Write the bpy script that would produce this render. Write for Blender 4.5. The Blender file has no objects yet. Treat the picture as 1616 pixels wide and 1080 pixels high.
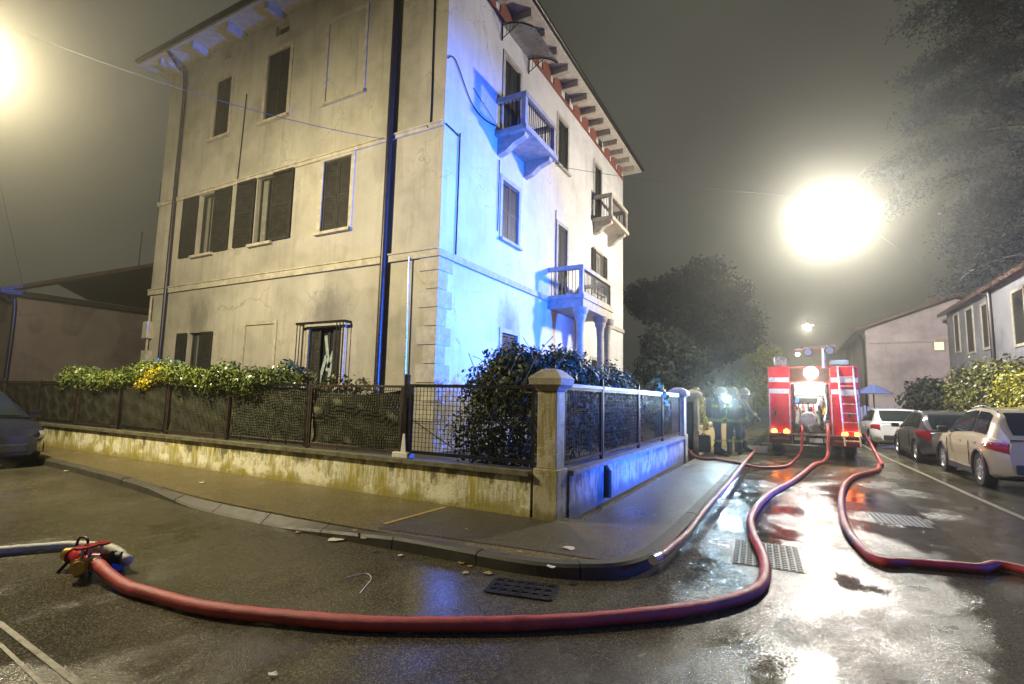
import bpy, bmesh, math, random
import numpy as np
from mathutils import Vector, Matrix
rnd = random.Random(7); nrng = np.random.default_rng(7)
sc = bpy.context.scene
COL = sc.collection
pi = math.pi

# ------------------------------------------------------------------ camera
CX, CY, F, CAMH = 808.0, 540.0, 806.0, 1.55
RIGHT = Vector((0.87887791, 0.47648245, 0.02319694))
UP = Vector((0.03130412, -0.10612564, 0.99385985))
FWD = Vector((-0.47601856, 0.87275531, 0.10818734))
cam = bpy.data.cameras.new('camera'); cam_ob = bpy.data.objects.new('camera', cam); COL.objects.link(cam_ob)
m = Matrix.Identity(4)
for i in range(3):
    m[i][0] = RIGHT[i]; m[i][1] = UP[i]; m[i][2] = -FWD[i]
m[0][3], m[1][3], m[2][3] = 0, 0, CAMH
cam_ob.matrix_world = m
cam.sensor_width = 36; cam.lens = F / 1616 * 36; cam.clip_start = .05; cam.clip_end = 1000
sc.camera = cam_ob

# ------------------------------------------------------------------ night sky, faint moonless key, exposure
W = bpy.data.worlds.new('World'); sc.world = W; W.use_nodes = True
bg = W.node_tree.nodes['Background']
bg.inputs['Color'].default_value = (1.0, .95, .68, 1); bg.inputs['Strength'].default_value = .055
_nt = W.node_tree; _tc = _nt.nodes.new('ShaderNodeTexCoord'); _nz = _nt.nodes.new('ShaderNodeTexNoise'); _nz.inputs['Scale'].default_value = 2.2; _nz.inputs['Detail'].default_value = 6
_cr = _nt.nodes.new('ShaderNodeValToRGB'); _cr.color_ramp.elements[0].position = .3; _cr.color_ramp.elements[1].position = .72   # low rain cloud lit from below by the town
_cr.color_ramp.elements[0].color = (.62, .60, .46, 1); _cr.color_ramp.elements[1].color = (1.25, 1.21, .94, 1)
_nt.links.new(_tc.outputs['Generated'], _nz.inputs['Vector']); _nt.links.new(_nz.outputs['Fac'], _cr.inputs[0]); _nt.links.new(_cr.outputs[0], bg.inputs['Color'])
sun = bpy.data.lights.new('sky_glow_sun', 'SUN'); sun.energy = .02; sun.angle = math.radians(20); sun.color = (1, .95, .85)
so = bpy.data.objects.new('sky_glow_sun', sun); COL.objects.link(so); so.rotation_euler = (math.radians(40), 0, math.radians(-30))
sc.view_settings.view_transform = 'Standard'; sc.view_settings.look = 'None'
sc.view_settings.exposure = .4; sc.view_settings.gamma = 1
sc.cycles.use_denoising = True
sc.cycles.max_bounces = 6; sc.cycles.diffuse_bounces = 2; sc.cycles.glossy_bounces = 3
sc.cycles.transmission_bounces = 4; sc.cycles.volume_bounces = 0; sc.cycles.transparent_max_bounces = 8
sc.cycles.caustics_reflective = False; sc.cycles.caustics_refractive = False
sc.cycles.sample_clamp_indirect = 4; sc.cycles.sample_clamp_direct = 0
LAMP_MAIN, LAMP_LEFT, LAMP_FAR, WORK, BLUE = 1900, 1000, 170, 34, 85000
TORCH = 75; BAY = 26; SPILL = .025
HAZE = .0042

def ray(px, py): return RIGHT * (px - CX) + UP * (CY - py) + FWD * F
def G(px, py, z=0.0):
    r = ray(px, py); t = (z - CAMH) / r.z
    return Vector((r.x * t, r.y * t, z))
def PL(px, py, ax, v):
    r = ray(px, py); o = Vector((0, 0, CAMH)); return o + r * ((v - o[ax]) / r[ax])

# ------------------------------------------------------------------ materials
MATS = {}
def nodes_of(name):
    mt = bpy.data.materials.new(name); mt.use_nodes = True
    nt = mt.node_tree; return mt, nt, nt.nodes['Principled BSDF']
def N(nt, t, **kw):
    n = nt.nodes.new(t)
    for k, v in kw.items(): setattr(n, k, v)
    return n
def noise(nt, scale, detail=4, rough=.6, vec=None, stretch=None):
    n = N(nt, 'ShaderNodeTexNoise'); n.inputs['Scale'].default_value = scale
    n.inputs['Detail'].default_value = detail; n.inputs['Roughness'].default_value = rough
    if vec is None:
        g = N(nt, 'ShaderNodeNewGeometry'); vec = g.outputs['Position']
    if stretch:
        mp = N(nt, 'ShaderNodeVectorMath', operation='MULTIPLY'); nt.links.new(vec, mp.inputs[0]); mp.inputs[1].default_value = stretch
        vec = mp.outputs[0]
    nt.links.new(vec, n.inputs['Vector']); return n.outputs['Fac']
def ramp(nt, fac, stops):
    r = N(nt, 'ShaderNodeValToRGB'); e = r.color_ramp.elements
    while len(e) < len(stops): e.new(.5)
    for el, (p, c) in zip(e, stops):
        el.position = p; el.color = (*c, 1) if len(c) == 3 else c
    nt.links.new(fac, r.inputs[0]); return r.outputs[0]
def mixc(nt, fac, a, b, mode='MIX'):
    n = N(nt, 'ShaderNodeMix', data_type='RGBA', blend_type=mode)
    for s, v in ((n.inputs[0], fac), (n.inputs[6], a), (n.inputs[7], b)):
        if isinstance(v, (int, float)): s.default_value = v
        elif isinstance(v, tuple): s.default_value = (*v, 1)
        else: nt.links.new(v, s)
    return n.outputs[2]
def mth(nt, op, a, b=0.0, c=None, clamp=False):
    n = N(nt, 'ShaderNodeMath', operation=op, use_clamp=clamp)
    for i, v in enumerate((a, b) if c is None else (a, b, c)):
        if isinstance(v, (int, float)): n.inputs[i].default_value = v
        else: nt.links.new(v, n.inputs[i])
    return n.outputs[0]
def bumpn(nt, b, h, strength=.3, dist=.01):
    n = N(nt, 'ShaderNodeBump'); n.inputs['Strength'].default_value = strength; n.inputs['Distance'].default_value = dist
    nt.links.new(h, n.inputs['Height']); nt.links.new(n.outputs[0], b.inputs['Normal'])
def M(name, col, rough=.6, metal=0, var=.25, scale=6, bump=.15, bscale=60, coat=0, stretch=None):
    if name in MATS: return MATS[name]
    mt, nt, b = nodes_of(name)
    if var > 0:
        f = noise(nt, scale, 5, .65, stretch=stretch)
        lo = tuple(max(0, c * (1 - var)) for c in col); hi = tuple(min(1, c * (1 + var)) for c in col)
        nt.links.new(ramp(nt, f, [(.3, lo), (.7, hi)]), b.inputs['Base Color'])
        rr = N(nt, 'ShaderNodeMapRange'); rr.inputs[1].default_value = .3; rr.inputs[2].default_value = .7
        rr.inputs[3].default_value = max(.02, rough - .1); rr.inputs[4].default_value = min(1, rough + .1)
        nt.links.new(f, rr.inputs[0]); nt.links.new(rr.outputs[0], b.inputs['Roughness'])
    else:
        b.inputs['Base Color'].default_value = (*col, 1); b.inputs['Roughness'].default_value = rough
    b.inputs['Metallic'].default_value = metal
    if coat: b.inputs['Coat Weight'].default_value = coat; b.inputs['Coat Roughness'].default_value = .05
    if bump: bumpn(nt, b, noise(nt, bscale, 3), bump)
    MATS[name] = mt; return mt
def EM(name, col, strength, base=(.8, .8, .8)):
    if name in MATS: return MATS[name]
    mt, nt, b = nodes_of(name)
    b.inputs['Base Color'].default_value = (*base, 1)
    b.inputs['Emission Color'].default_value = (*col, 1); b.inputs['Emission Strength'].default_value = strength
    MATS[name] = mt; return mt
def GLASS(name, col=(.02, .025, .03), rough=.05):
    if name in MATS: return MATS[name]
    mt, nt, b = nodes_of(name)
    b.inputs['Base Color'].default_value = (*col, 1); b.inputs['Roughness'].default_value = rough
    b.inputs['Specular IOR Level'].default_value = .8
    MATS[name] = mt; return mt
def LEAF(name, dark, light, rough=.35, spec=.4):
    if name in MATS: return MATS[name]
    mt, nt, b = nodes_of(name)
    oi = N(nt, 'ShaderNodeAttribute'); oi.attribute_name = 'tint'
    f = noise(nt, 1.4, 3)
    mx = mth(nt, 'ADD', mth(nt, 'MULTIPLY', oi.outputs['Fac'], .65), mth(nt, 'MULTIPLY', f, .4))
    nt.links.new(ramp(nt, mx, [(.25, dark), (.75, light)]), b.inputs['Base Color'])
    b.inputs['Roughness'].default_value = rough; b.inputs['Specular IOR Level'].default_value = spec
    MATS[name] = mt; return mt

def asphalt_mat(name, dark, light, puddle_lo, puddle_hi, wet_scale, sparkle=1.0, wet_r=.07, dry_r=.42):
    """coarse wet tarmac: stone chips, oil-dark blotches, soft-edged water film"""
    mt, nt, b = nodes_of(name)
    f1 = noise(nt, .55, 6, .6); f3 = noise(nt, 3.2, 5, .7)
    g = N(nt, 'ShaderNodeNewGeometry')
    vo = N(nt, 'ShaderNodeTexVoronoi'); vo.inputs['Scale'].default_value = 120; nt.links.new(g.outputs['Position'], vo.inputs['Vector'])
    c = ramp(nt, f1, [(.3, dark), (.7, light)])
    c = mixc(nt, mth(nt, 'MULTIPLY', f3, .5), c, tuple(x * .55 for x in dark))
    sv = N(nt, 'ShaderNodeSeparateColor'); nt.links.new(vo.outputs['Color'], sv.inputs[0])
    sp = ramp(nt, sv.outputs[0], [(.55, (0, 0, 0)), (1.0, (1, 1, 1))])
    c = mixc(nt, mth(nt, 'MULTIPLY', sp, .8 * sparkle), c, (light[0] * 3.2, light[1] * 2.9, light[2] * 2.5))
    dk = ramp(nt, sv.outputs[1], [(.6, (0, 0, 0)), (1.0, (1, 1, 1))])
    c = mixc(nt, mth(nt, 'MULTIPLY', dk, .6), c, tuple(x * .35 for x in dark))
    nt.links.new(c, b.inputs['Base Color'])
    w = noise(nt, wet_scale, 6, .62, stretch=(1.0, .6, 1))
    pud = N(nt, 'ShaderNodeMapRange', interpolation_type='SMOOTHSTEP'); pud.inputs[1].default_value = puddle_lo; pud.inputs[2].default_value = puddle_hi
    nt.links.new(w, pud.inputs[0]); pud = pud.outputs[0]
    mr = N(nt, 'ShaderNodeMapRange'); mr.inputs[3].default_value = dry_r; mr.inputs[4].default_value = wet_r
    nt.links.new(pud, mr.inputs[0]); nt.links.new(mth(nt, 'ADD', mr.outputs[0], mth(nt, 'MULTIPLY', mth(nt, 'SUBTRACT', f3, .5), .10), clamp=True), b.inputs['Roughness'])
    b.inputs['Specular IOR Level'].default_value = .34
    h = mth(nt, 'ADD', mth(nt, 'MULTIPLY', vo.outputs['Distance'], .9), mth(nt, 'MULTIPLY', noise(nt, 260, 2, .7), .5))
    h = mth(nt, 'MULTIPLY', h, mth(nt, 'SUBTRACT', 1.08, pud))
    h = mth(nt, 'ADD', h, mth(nt, 'MULTIPLY', noise(nt, 11, 3, .6), .35))
    bumpn(nt, b, h, .6, .006)
    MATS[name] = mt; return mt

def plaster_mat(name, col, soot=(), axis='X', streak=.5, damp=.9, blotch=.55, patch=.55):
    """lime plaster: blotches, rain streaks, damp foot, soot fans above named openings"""
    mt, nt, b = nodes_of(name)
    g = N(nt, 'ShaderNodeNewGeometry'); P = g.outputs['Position']
    sx = N(nt, 'ShaderNodeSeparateXYZ'); nt.links.new(P, sx.inputs[0])
    f1 = noise(nt, .7, 6, .65, P); f2 = noise(nt, 14, 4, .7, P); f3 = noise(nt, 1, 4, .7, P, (5, 5, .35))
    lo = tuple(c * blotch for c in col); hi = tuple(min(.85, c * 1.1) for c in col)
    c = ramp(nt, f1, [(.32, lo), (.62, hi)])
    st = ramp(nt, f3, [(.5, (0, 0, 0)), (.72, (1, 1, 1))])
    c = mixc(nt, mth(nt, 'MULTIPLY', st, streak), c, tuple(x * .45 for x in col))
    c = mixc(nt, mth(nt, 'MULTIPLY', f2, .35), c, tuple(x * .62 for x in col))
    pt = noise(nt, .42, 2, .4, P); c = mixc(nt, ramp(nt, pt, [(.575, (0, 0, 0)), (.60, (patch, patch, patch))]), c, tuple(min(.85, x * 1.12) for x in col))
    dv_ = N(nt, 'ShaderNodeVectorMath', operation='ADD'); nt.links.new(P, dv_.inputs[0])
    nz_ = N(nt, 'ShaderNodeTexNoise'); nz_.inputs['Scale'].default_value = 1.6; nz_.inputs['Detail'].default_value = 5; nt.links.new(P, nz_.inputs['Vector'])
    sc_ = N(nt, 'ShaderNodeVectorMath', operation='SCALE'); nt.links.new(nz_.outputs['Color'], sc_.inputs[0]); sc_.inputs['Scale'].default_value = 1.3; nt.links.new(sc_.outputs[0], dv_.inputs[1])
    vc = N(nt, 'ShaderNodeTexVoronoi', feature='DISTANCE_TO_EDGE'); vc.inputs['Scale'].default_value = .45; nt.links.new(dv_.outputs[0], vc.inputs['Vector'])
    ck = ramp(nt, vc.outputs['Distance'], [(.0, (1, 1, 1)), (.012, (0, 0, 0))])
    c = mixc(nt, mth(nt, 'MULTIPLY', ck, mth(nt, 'MULTIPLY', ramp(nt, f1, [(.45, (0, 0, 0)), (.6, (1, 1, 1))]), .55)), c, tuple(x * .35 for x in col))
    # damp, dirty foot with a ragged edge
    zz = mth(nt, 'ADD', sx.outputs['Z'], mth(nt, 'MULTIPLY', f1, -1.4))
    dm = N(nt, 'ShaderNodeMapRange'); dm.inputs[1].default_value = damp - .7; dm.inputs[2].default_value = damp + .2
    dm.inputs[3].default_value = .55; dm.inputs[4].default_value = 0; nt.links.new(zz, dm.inputs[0])
    c = mixc(nt, dm.outputs[0], c, (col[0] * .4, col[1] * .38, col[2] * .3))
    for (u, z, ru, rz, k) in soot:
        du = mth(nt, 'DIVIDE', mth(nt, 'SUBTRACT', sx.outputs[axis], u), ru)
        dz = mth(nt, 'DIVIDE', mth(nt, 'SUBTRACT', sx.outputs['Z'], z), rz)
        d = mth(nt, 'SQRT', mth(nt, 'ADD', mth(nt, 'MULTIPLY', du, du), mth(nt, 'MULTIPLY', dz, dz)))
        d = mth(nt, 'ADD', d, mth(nt, 'MULTIPLY', mth(nt, 'SUBTRACT', noise(nt, 2.2, 8, .75, P, (1.6, 1.6, .8)), .5), 1.5))
        mk = N(nt, 'ShaderNodeMapRange', interpolation_type='SMOOTHSTEP'); mk.inputs[1].default_value = 0; mk.inputs[2].default_value = 1
        mk.inputs[3].default_value = k; mk.inputs[4].default_value = 0; nt.links.new(d, mk.inputs[0])
        c = mixc(nt, mk.outputs[0], c, (.035, .033, .03))
    nt.links.new(c, b.inputs['Base Color']); b.inputs['Roughness'].default_value = .78
    h = mth(nt, 'ADD', noise(nt, 45, 4, .7, P), mth(nt, 'MULTIPLY', noise(nt, 4, 3, .6, P), 1.2))
    bumpn(nt, b, h, .35, .006)
    MATS[name] = mt; return mt

def gardenwall_mat(name, axis, ztop, base, moss, dirt):
    """peeling rendered wall: drip streaks, moss, dark run-off under the coping, pale flaked patches"""
    mt, nt, b = nodes_of(name)
    g = N(nt, 'ShaderNodeNewGeometry'); P = g.outputs['Position']
    sx = N(nt, 'ShaderNodeSeparateXYZ'); nt.links.new(P, sx.inputs[0])
    st = noise(nt, 1, 5, .75, P, (2.6, 2.6, 1.1)); bl = noise(nt, 2.4, 6, .72, P); fine = noise(nt, 38, 4, .7, P)
    s1 = noise(nt, 1, 4, .75, P, (13, 13, 1.6)); s2 = noise(nt, 1, 4, .75, P, (30, 30, 3.0)); big = noise(nt, .5, 2, .5, P)
    c = ramp(nt, fine, [(.3, tuple(x * .78 for x in base)), (.7, base)])
    c = mixc(nt, ramp(nt, s1, [(.44, (0, 0, 0)), (.58, (.95, .95, .95))]), c, moss)
    c = mixc(nt, ramp(nt, s2, [(.50, (0, 0, 0)), (.66, (.8, .8, .8))]), c, tuple(x * .6 for x in moss))
    c = mixc(nt, mth(nt, 'MULTIPLY', ramp(nt, bl, [(.52, (0, 0, 0)), (.58, (1, 1, 1))]), .75), c, tuple(min(1, x * 1.1) for x in base))
    top = mth(nt, 'ADD', mth(nt, 'SUBTRACT', sx.outputs['Z'], ztop - .02), mth(nt, 'MULTIPLY', mth(nt, 'SUBTRACT', st, .50), 1.7))
    top = mth(nt, 'ADD', top, mth(nt, 'MULTIPLY', mth(nt, 'SUBTRACT', big, .5), .5))
    tm = N(nt, 'ShaderNodeMapRange', interpolation_type='SMOOTHSTEP'); tm.inputs[1].default_value = -.14; tm.inputs[2].default_value = .02
    tm.inputs[3].default_value = 0; tm.inputs[4].default_value = .9; nt.links.new(top, tm.inputs[0])
    c = mixc(nt, tm.outputs[0], c, mixc(nt, s1, tuple(x * .6 for x in dirt), tuple(x * 1.7 for x in dirt)))
    lowz = N(nt, 'ShaderNodeMapRange', interpolation_type='SMOOTHSTEP'); lowz.inputs[1].default_value = .12; lowz.inputs[2].default_value = .30
    lowz.inputs[3].default_value = .85; lowz.inputs[4].default_value = 0
    nt.links.new(mth(nt, 'ADD', sx.outputs['Z'], mth(nt, 'MULTIPLY', mth(nt, 'SUBTRACT', bl, .5), .5)), lowz.inputs[0])
    c = mixc(nt, lowz.outputs[0], c, tuple(x * .7 for x in moss))
    nt.links.new(c, b.inputs['Base Color']); b.inputs['Roughness'].default_value = .5
    h = mth(nt, 'ADD', fine, mth(nt, 'MULTIPLY', bl, 1.5)); bumpn(nt, b, h, .6, .012)
    MATS[name] = mt; return mt

# ------------------------------------------------------------------ mesh builder
class MB:
    def __init__(s): s.v = []; s.f = []
    def add(s, vs, fs):
        o = len(s.v); s.v += [tuple(v) for v in vs]; s.f += [tuple(i + o for i in f) for f in fs]; return s
    def box(s, x0, x1, y0, y1, z0, z1):
        return s.add([(x, y, z) for x in (x0, x1) for y in (y0, y1) for z in (z0, z1)],
                     [(0, 1, 3, 2), (4, 6, 7, 5), (0, 4, 5, 1), (2, 3, 7, 6), (0, 2, 6, 4), (1, 5, 7, 3)])
    def obox(s, c, size, rz=0, rx=0, ry=0):
        R = Matrix.Rotation(rz, 3, 'Z') @ Matrix.Rotation(ry, 3, 'Y') @ Matrix.Rotation(rx, 3, 'X'); c = Vector(c)
        vs = [c + R @ Vector((x * size[0] / 2, y * size[1] / 2, z * size[2] / 2)) for x in (-1, 1) for y in (-1, 1) for z in (-1, 1)]
        return s.add(vs, [(0, 1, 3, 2), (4, 6, 7, 5), (0, 4, 5, 1), (2, 3, 7, 6), (0, 2, 6, 4), (1, 5, 7, 3)])
    def tube(s, pts, r, n=8, cap=True):
        pts = [Vector(p) for p in pts]; k = len(pts); rs = r if isinstance(r, (list, tuple)) else [r] * k
        rings = []; prev = None
        for i, p in enumerate(pts):
            t = (pts[min(i + 1, k - 1)] - pts[max(i - 1, 0)]).normalized()
            if prev is None:
                a = Vector((0, 0, 1)) if abs(t.z) < .9 else Vector((1, 0, 0)); nrm = t.cross(a).normalized()
            else:
                nrm = (prev - t * prev.dot(t)).normalized()
            prev = nrm; bi = t.cross(nrm)
            rings.append([p + (nrm * math.cos(2 * pi * j / n) + bi * math.sin(2 * pi * j / n)) * rs[i] for j in range(n)])
        vs = [v for rg in rings for v in rg]
        fs = [(i * n + j, i * n + (j + 1) % n, (i + 1) * n + (j + 1) % n, (i + 1) * n + j) for i in range(k - 1) for j in range(n)]
        if cap: fs += [tuple(range(n - 1, -1, -1)), tuple((k - 1) * n + j for j in range(n))]
        return s.add(vs, fs)
    def lathe(s, prof, n=16, c=(0, 0, 0), axis='Z', cap=True):
        vs = []
        for r, h in prof:
            for j in range(n):
                a = 2 * pi * j / n; x, y = r * math.cos(a), r * math.sin(a)
                p = (x, y, h) if axis == 'Z' else ((h, x, y) if axis == 'X' else (x, h, y))
                vs.append((p[0] + c[0], p[1] + c[1], p[2] + c[2]))
        k = len(prof)
        fs = [(i * n + j, i * n + (j + 1) % n, (i + 1) * n + (j + 1) % n, (i + 1) * n + j) for i in range(k - 1) for j in range(n)]
        if cap: fs += [tuple(range(n - 1, -1, -1)), tuple((k - 1) * n + j for j in range(n))]
        else: fs += [((k - 1) * n + j, (k - 1) * n + (j + 1) % n, (j + 1) % n, j) for j in range(n)]
        return s.add(vs, fs)
    def prism(s, poly, a, b, axis='Y'):
        n = len(poly); mk = {'Y': lambda u, w, d: (u, d, w), 'X': lambda u, w, d: (d, u, w), 'Z': lambda u, w, d: (u, w, d)}[axis]
        return s.add([mk(u, w, a) for u, w in poly] + [mk(u, w, b) for u, w in poly],
                     [tuple(range(n)), tuple(range(2 * n - 1, n - 1, -1))] + [(i, i + n, (i + 1) % n + n, (i + 1) % n) for i in range(n)])
    def build(s, name, mat, parent=None, smooth=False, bevel=0, kind=None):
        me = bpy.data.meshes.new(name); me.from_pydata(s.v, [], s.f)
        bm = bmesh.new(); bm.from_mesh(me); bmesh.ops.recalc_face_normals(bm, faces=bm.faces)
        if bevel: bmesh.ops.bevel(bm, geom=list(bm.edges), offset=bevel, segments=2, affect='EDGES', profile=.6)
        bm.to_mesh(me); bm.free()
        if smooth:
            me.polygons.foreach_set('use_smooth', [True] * len(me.polygons))
            me.set_sharp_from_angle(angle=math.radians(38))
        return link(name, me, mat, parent, kind)
def link(name, me, mat, parent=None, kind=None):
    o = bpy.data.objects.new(name, me); COL.objects.link(o)
    if mat is not None and not me.materials: me.materials.append(mat)
    if parent: o.parent = parent
    if kind: o['kind'] = kind
    return o
def tag(o, label, cat=None, group=None):
    o['label'] = label
    if cat: o['category'] = cat
    if group: o['group'] = group
    return o
def thing(name, label, cat, loc=(0, 0, 0), rz=0, group=None):
    o = bpy.data.objects.new(name, None); COL.objects.link(o); o.location = loc; o.rotation_euler = (0, 0, rz)
    o.empty_display_size = .1
    return tag(o, label, cat, group)
def struct(o): o['kind'] = 'structure'; return o
def copy_tree(o, parent=None):
    c = o.copy(); COL.objects.link(c); c.parent = parent
    for ch in list(o.children): copy_tree(ch, c)
    return c
def bake(o):
    """apply modifiers to a real mesh"""
    dg = bpy.context.evaluated_depsgraph_get(); me = bpy.data.meshes.new_from_object(o.evaluated_get(dg))
    o.modifiers.clear(); o.data = me; return o
def spline(pts, per=8):
    P = [Vector(p) for p in pts]; out = []
    for i in range(len(P) - 1):
        p0, p1, p2, p3 = P[max(i - 1, 0)], P[i], P[i + 1], P[min(i + 2, len(P) - 1)]
        for k in range(per):
            t = k / per
            out.append(.5 * ((2 * p1) + (p2 - p0) * t + (2 * p0 - 5 * p1 + 4 * p2 - p3) * t * t + (3 * p1 - p0 - 3 * p2 + p3) * t ** 3))
    out.append(P[-1]); return out

# leaf clouds: many small folded leaves through a volume
def leaf_mesh(name, pts, nrm, size, mat, parent=None, kind=None, aspect=.5):
    n = len(pts); pts = np.asarray(pts, float)
    d = nrng.normal(size=(n, 3)); d /= np.linalg.norm(d, axis=1)[:, None]
    nr = np.asarray(nrm) + nrng.normal(scale=.55, size=(n, 3)); nr /= np.linalg.norm(nr, axis=1)[:, None] + 1e-9
    u = np.cross(nr, d); u /= np.linalg.norm(u, axis=1)[:, None] + 1e-9; w = np.cross(nr, u)
    s = (size * nrng.uniform(.6, 1.3, n))[:, None]
    a = pts - u * s; b = pts + w * s * aspect + nr * s * .12; c = pts + u * s; e = pts - w * s * aspect + nr * s * .12
    V = np.stack([a, b, c, e], 1).reshape(-1, 3)
    me = bpy.data.meshes.new(name); me.vertices.add(4 * n); me.vertices.foreach_set('co', V.ravel())
    me.loops.add(4 * n); me.loops.foreach_set('vertex_index', np.arange(4 * n, dtype=np.int32))
    me.polygons.add(n); me.polygons.foreach_set('loop_start', np.arange(0, 4 * n, 4, dtype=np.int32))
    me.update(calc_edges=True)
    at = me.attributes.new('tint', 'FLOAT', 'FACE'); at.data.foreach_set('value', nrng.uniform(0, 1, n))
    return link(name, me, mat, parent, kind)
def blob_points(blobs, n, shell=.55):
    """points through ellipsoid lumps, denser towards the skin, ragged"""
    vol = np.array([b[3] * b[4] * b[5] for b in blobs]) ** .67; vol /= vol.sum()
    P, Nn = [], []
    for b, k in zip(blobs, (vol * n).astype(int)):
        d = nrng.normal(size=(k, 3)); d /= np.linalg.norm(d, axis=1)[:, None]
        r = shell + (1.08 - shell) * nrng.uniform(0, 1, k) ** .7
        wob = 1 + .16 * np.sin(d[:, 0] * 7 + b[0]) * np.cos(d[:, 2] * 6 + b[1]) + .08 * np.sin(d[:, 1] * 17)
        P.append(np.array(b[:3]) + d * np.array(b[3:6]) * (r * wob)[:, None]); Nn.append(d)
    return np.concatenate(P), np.concatenate(Nn)

# ------------------------------------------------------------------ shared materials
asph = asphalt_mat('wet_asphalt', (.040, .037, .025), (.100, .091, .060), .30, .64, .85, .6, .045, .34)
pave = asphalt_mat('wet_pavement', (.050, .044, .024), (.12, .10, .048), .45, .80, .9, 1.2, .14, .40)
m_kerb = M('kerb_stone', (.055, .049, .034), .6, var=.35, scale=9, bump=.4, bscale=70)
m_iron = M('dark_iron', (.022, .019, .016), .42, .6, var=.3, bump=.2)
m_rust = M('brown_iron', (.05, .032, .022), .5, .3, var=.35, bump=.3)
m_white = M('white_paint', (.72, .72, .70), .45, var=.12)
m_shut = M('dark_shutter', (.028, .026, .020), .5, var=.3, bump=.1)
m_glass = GLASS('dark_window_glass')
m_pipe = M('brown_pipe', (.030, .024, .020), .4, .4, var=.3)
m_conc = M('stone_trim', (.40, .365, .28), .7, var=.3, scale=5, bump=.35, bscale=40)
m_pill = M('pillar_stone', (.36, .32, .23), .6, var=.4, scale=4, bump=.5, bscale=35)
m_black = M('black_rubber', (.012, .012, .012), .6, var=.2)
m_chrome = M('bare_metal', (.55, .55, .55), .28, .9, var=.1, bump=0)
m_earth = M('garden_soil', (.035, .03, .016), .8, var=.5, scale=8, bump=.7, bscale=25)

# ------------------------------------------------------------------ ground, pavement, kerb
g_ = MB().add([(-160, -120, 0), (160, -120, 0), (160, 200, 0), (-160, 200, 0)], [(0, 1, 2, 3)]).build('road', asph); struct(g_)
KH = .12
kerb_path = [(-30, 5.0), (-20, 4.95), (-14, 4.72), (-11.5, 4.58), (-9.2, 4.36), (-7, 4.1), (-5.2, 4.07), (-4.0, 4.11), (-3.2, 4.15), (-2.5, 4.17), (-2.0, 4.22), (-1.65, 4.36), (-1.36, 4.6), (-1.2, 4.98), (-1.14, 5.5), (-1.11, 7), (-1.09, 10), (-1.08, 14), (-1.08, 20), (-1.08, 60)]
def offset_path(p, d):
    out = []
    for i in range(len(p)):
        a = Vector(p[max(i - 1, 0)]); b = Vector(p[min(i + 1, len(p) - 1)]); t = (b - a).normalized()
        out.append(Vector(p[i]) + Vector((-t.y, t.x)) * d)
    return out
fine = [Vector((q.x, q.y)) for q in spline([(x, y, 0) for x, y in kerb_path], 6)]
inner = offset_path(fine, .13)
poly = [(v.x, v.y) for v in inner] + [(-2.2, 60), (-2.2, 5.95), (-30, 5.95)]
pv = MB(); nP = len(poly)
pv.add([(x, y, KH - .004) for x, y in poly] + [(x, y, -.2) for x, y in poly], [tuple(range(nP))] + [(i, (i + 1) % nP, (i + 1) % nP + nP, i + nP) for i in range(nP)])
pav = pv.build('pavement', pave); struct(pav)
kerb = bpy.data.objects.new('kerb', None); COL.objects.link(kerb); kerb['kind'] = 'structure'
# individual kerb stones, about a metre each
acc = 0; seg = [fine[0]]; stones = []
for a, b in zip(fine, fine[1:]):
    L = (b - a).length
    while acc + L >= .98:
        t = (.98 - acc) / L; q = a.lerp(b, t); seg.append(q); stones.append(seg); seg = [q]; a = q; L = (b - a).length; acc = 0
    acc += L; seg.append(b)
for sg in stones:
    if sg[0].y > 45: continue
    pts = [sg[0]] + [p for p in sg[1:-1] if (p - sg[0]).length > .1 and (p - sg[-1]).length > .1] + [sg[-1]]
    d0 = (pts[1] - pts[0]).normalized() * .006; d1 = (pts[-1] - pts[-2]).normalized() * .006
    pts[0] = pts[0] + d0; pts[-1] = pts[-1] - d1
    jit = rnd.uniform(-.004, .005)
    hs = [KH + jit - (.09 * max(0, min(1, (p.x + 8.6) / 1.6, (-3.6 - p.x) / 1.6)) if p.y < 5 else 0) for p in pts]; inn = offset_path(pts, .135); ch = offset_path(pts, .025); k = len(pts)
    vs = [(p.x, p.y, -.05) for p in pts] + [(p.x, p.y, h - .025) for p, h in zip(pts, hs)] + [(p.x, p.y, h) for p, h in zip(ch, hs)] + [(p.x, p.y, max(h, KH - .02)) for p, h in zip(inn, hs)] + [(p.x, p.y, -.05) for p in inn]
    fs = []
    for r in range(4):
        for i in range(k - 1): fs.append((r * k + i, r * k + i + 1, (r + 1) * k + i + 1, (r + 1) * k + i))
    fs += [tuple(r * k for r in range(5)), tuple(r * k + k - 1 for r in range(4, -1, -1))]
    MB().add(vs, fs).build('kerb_stone', m_kerb, kerb)

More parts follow.
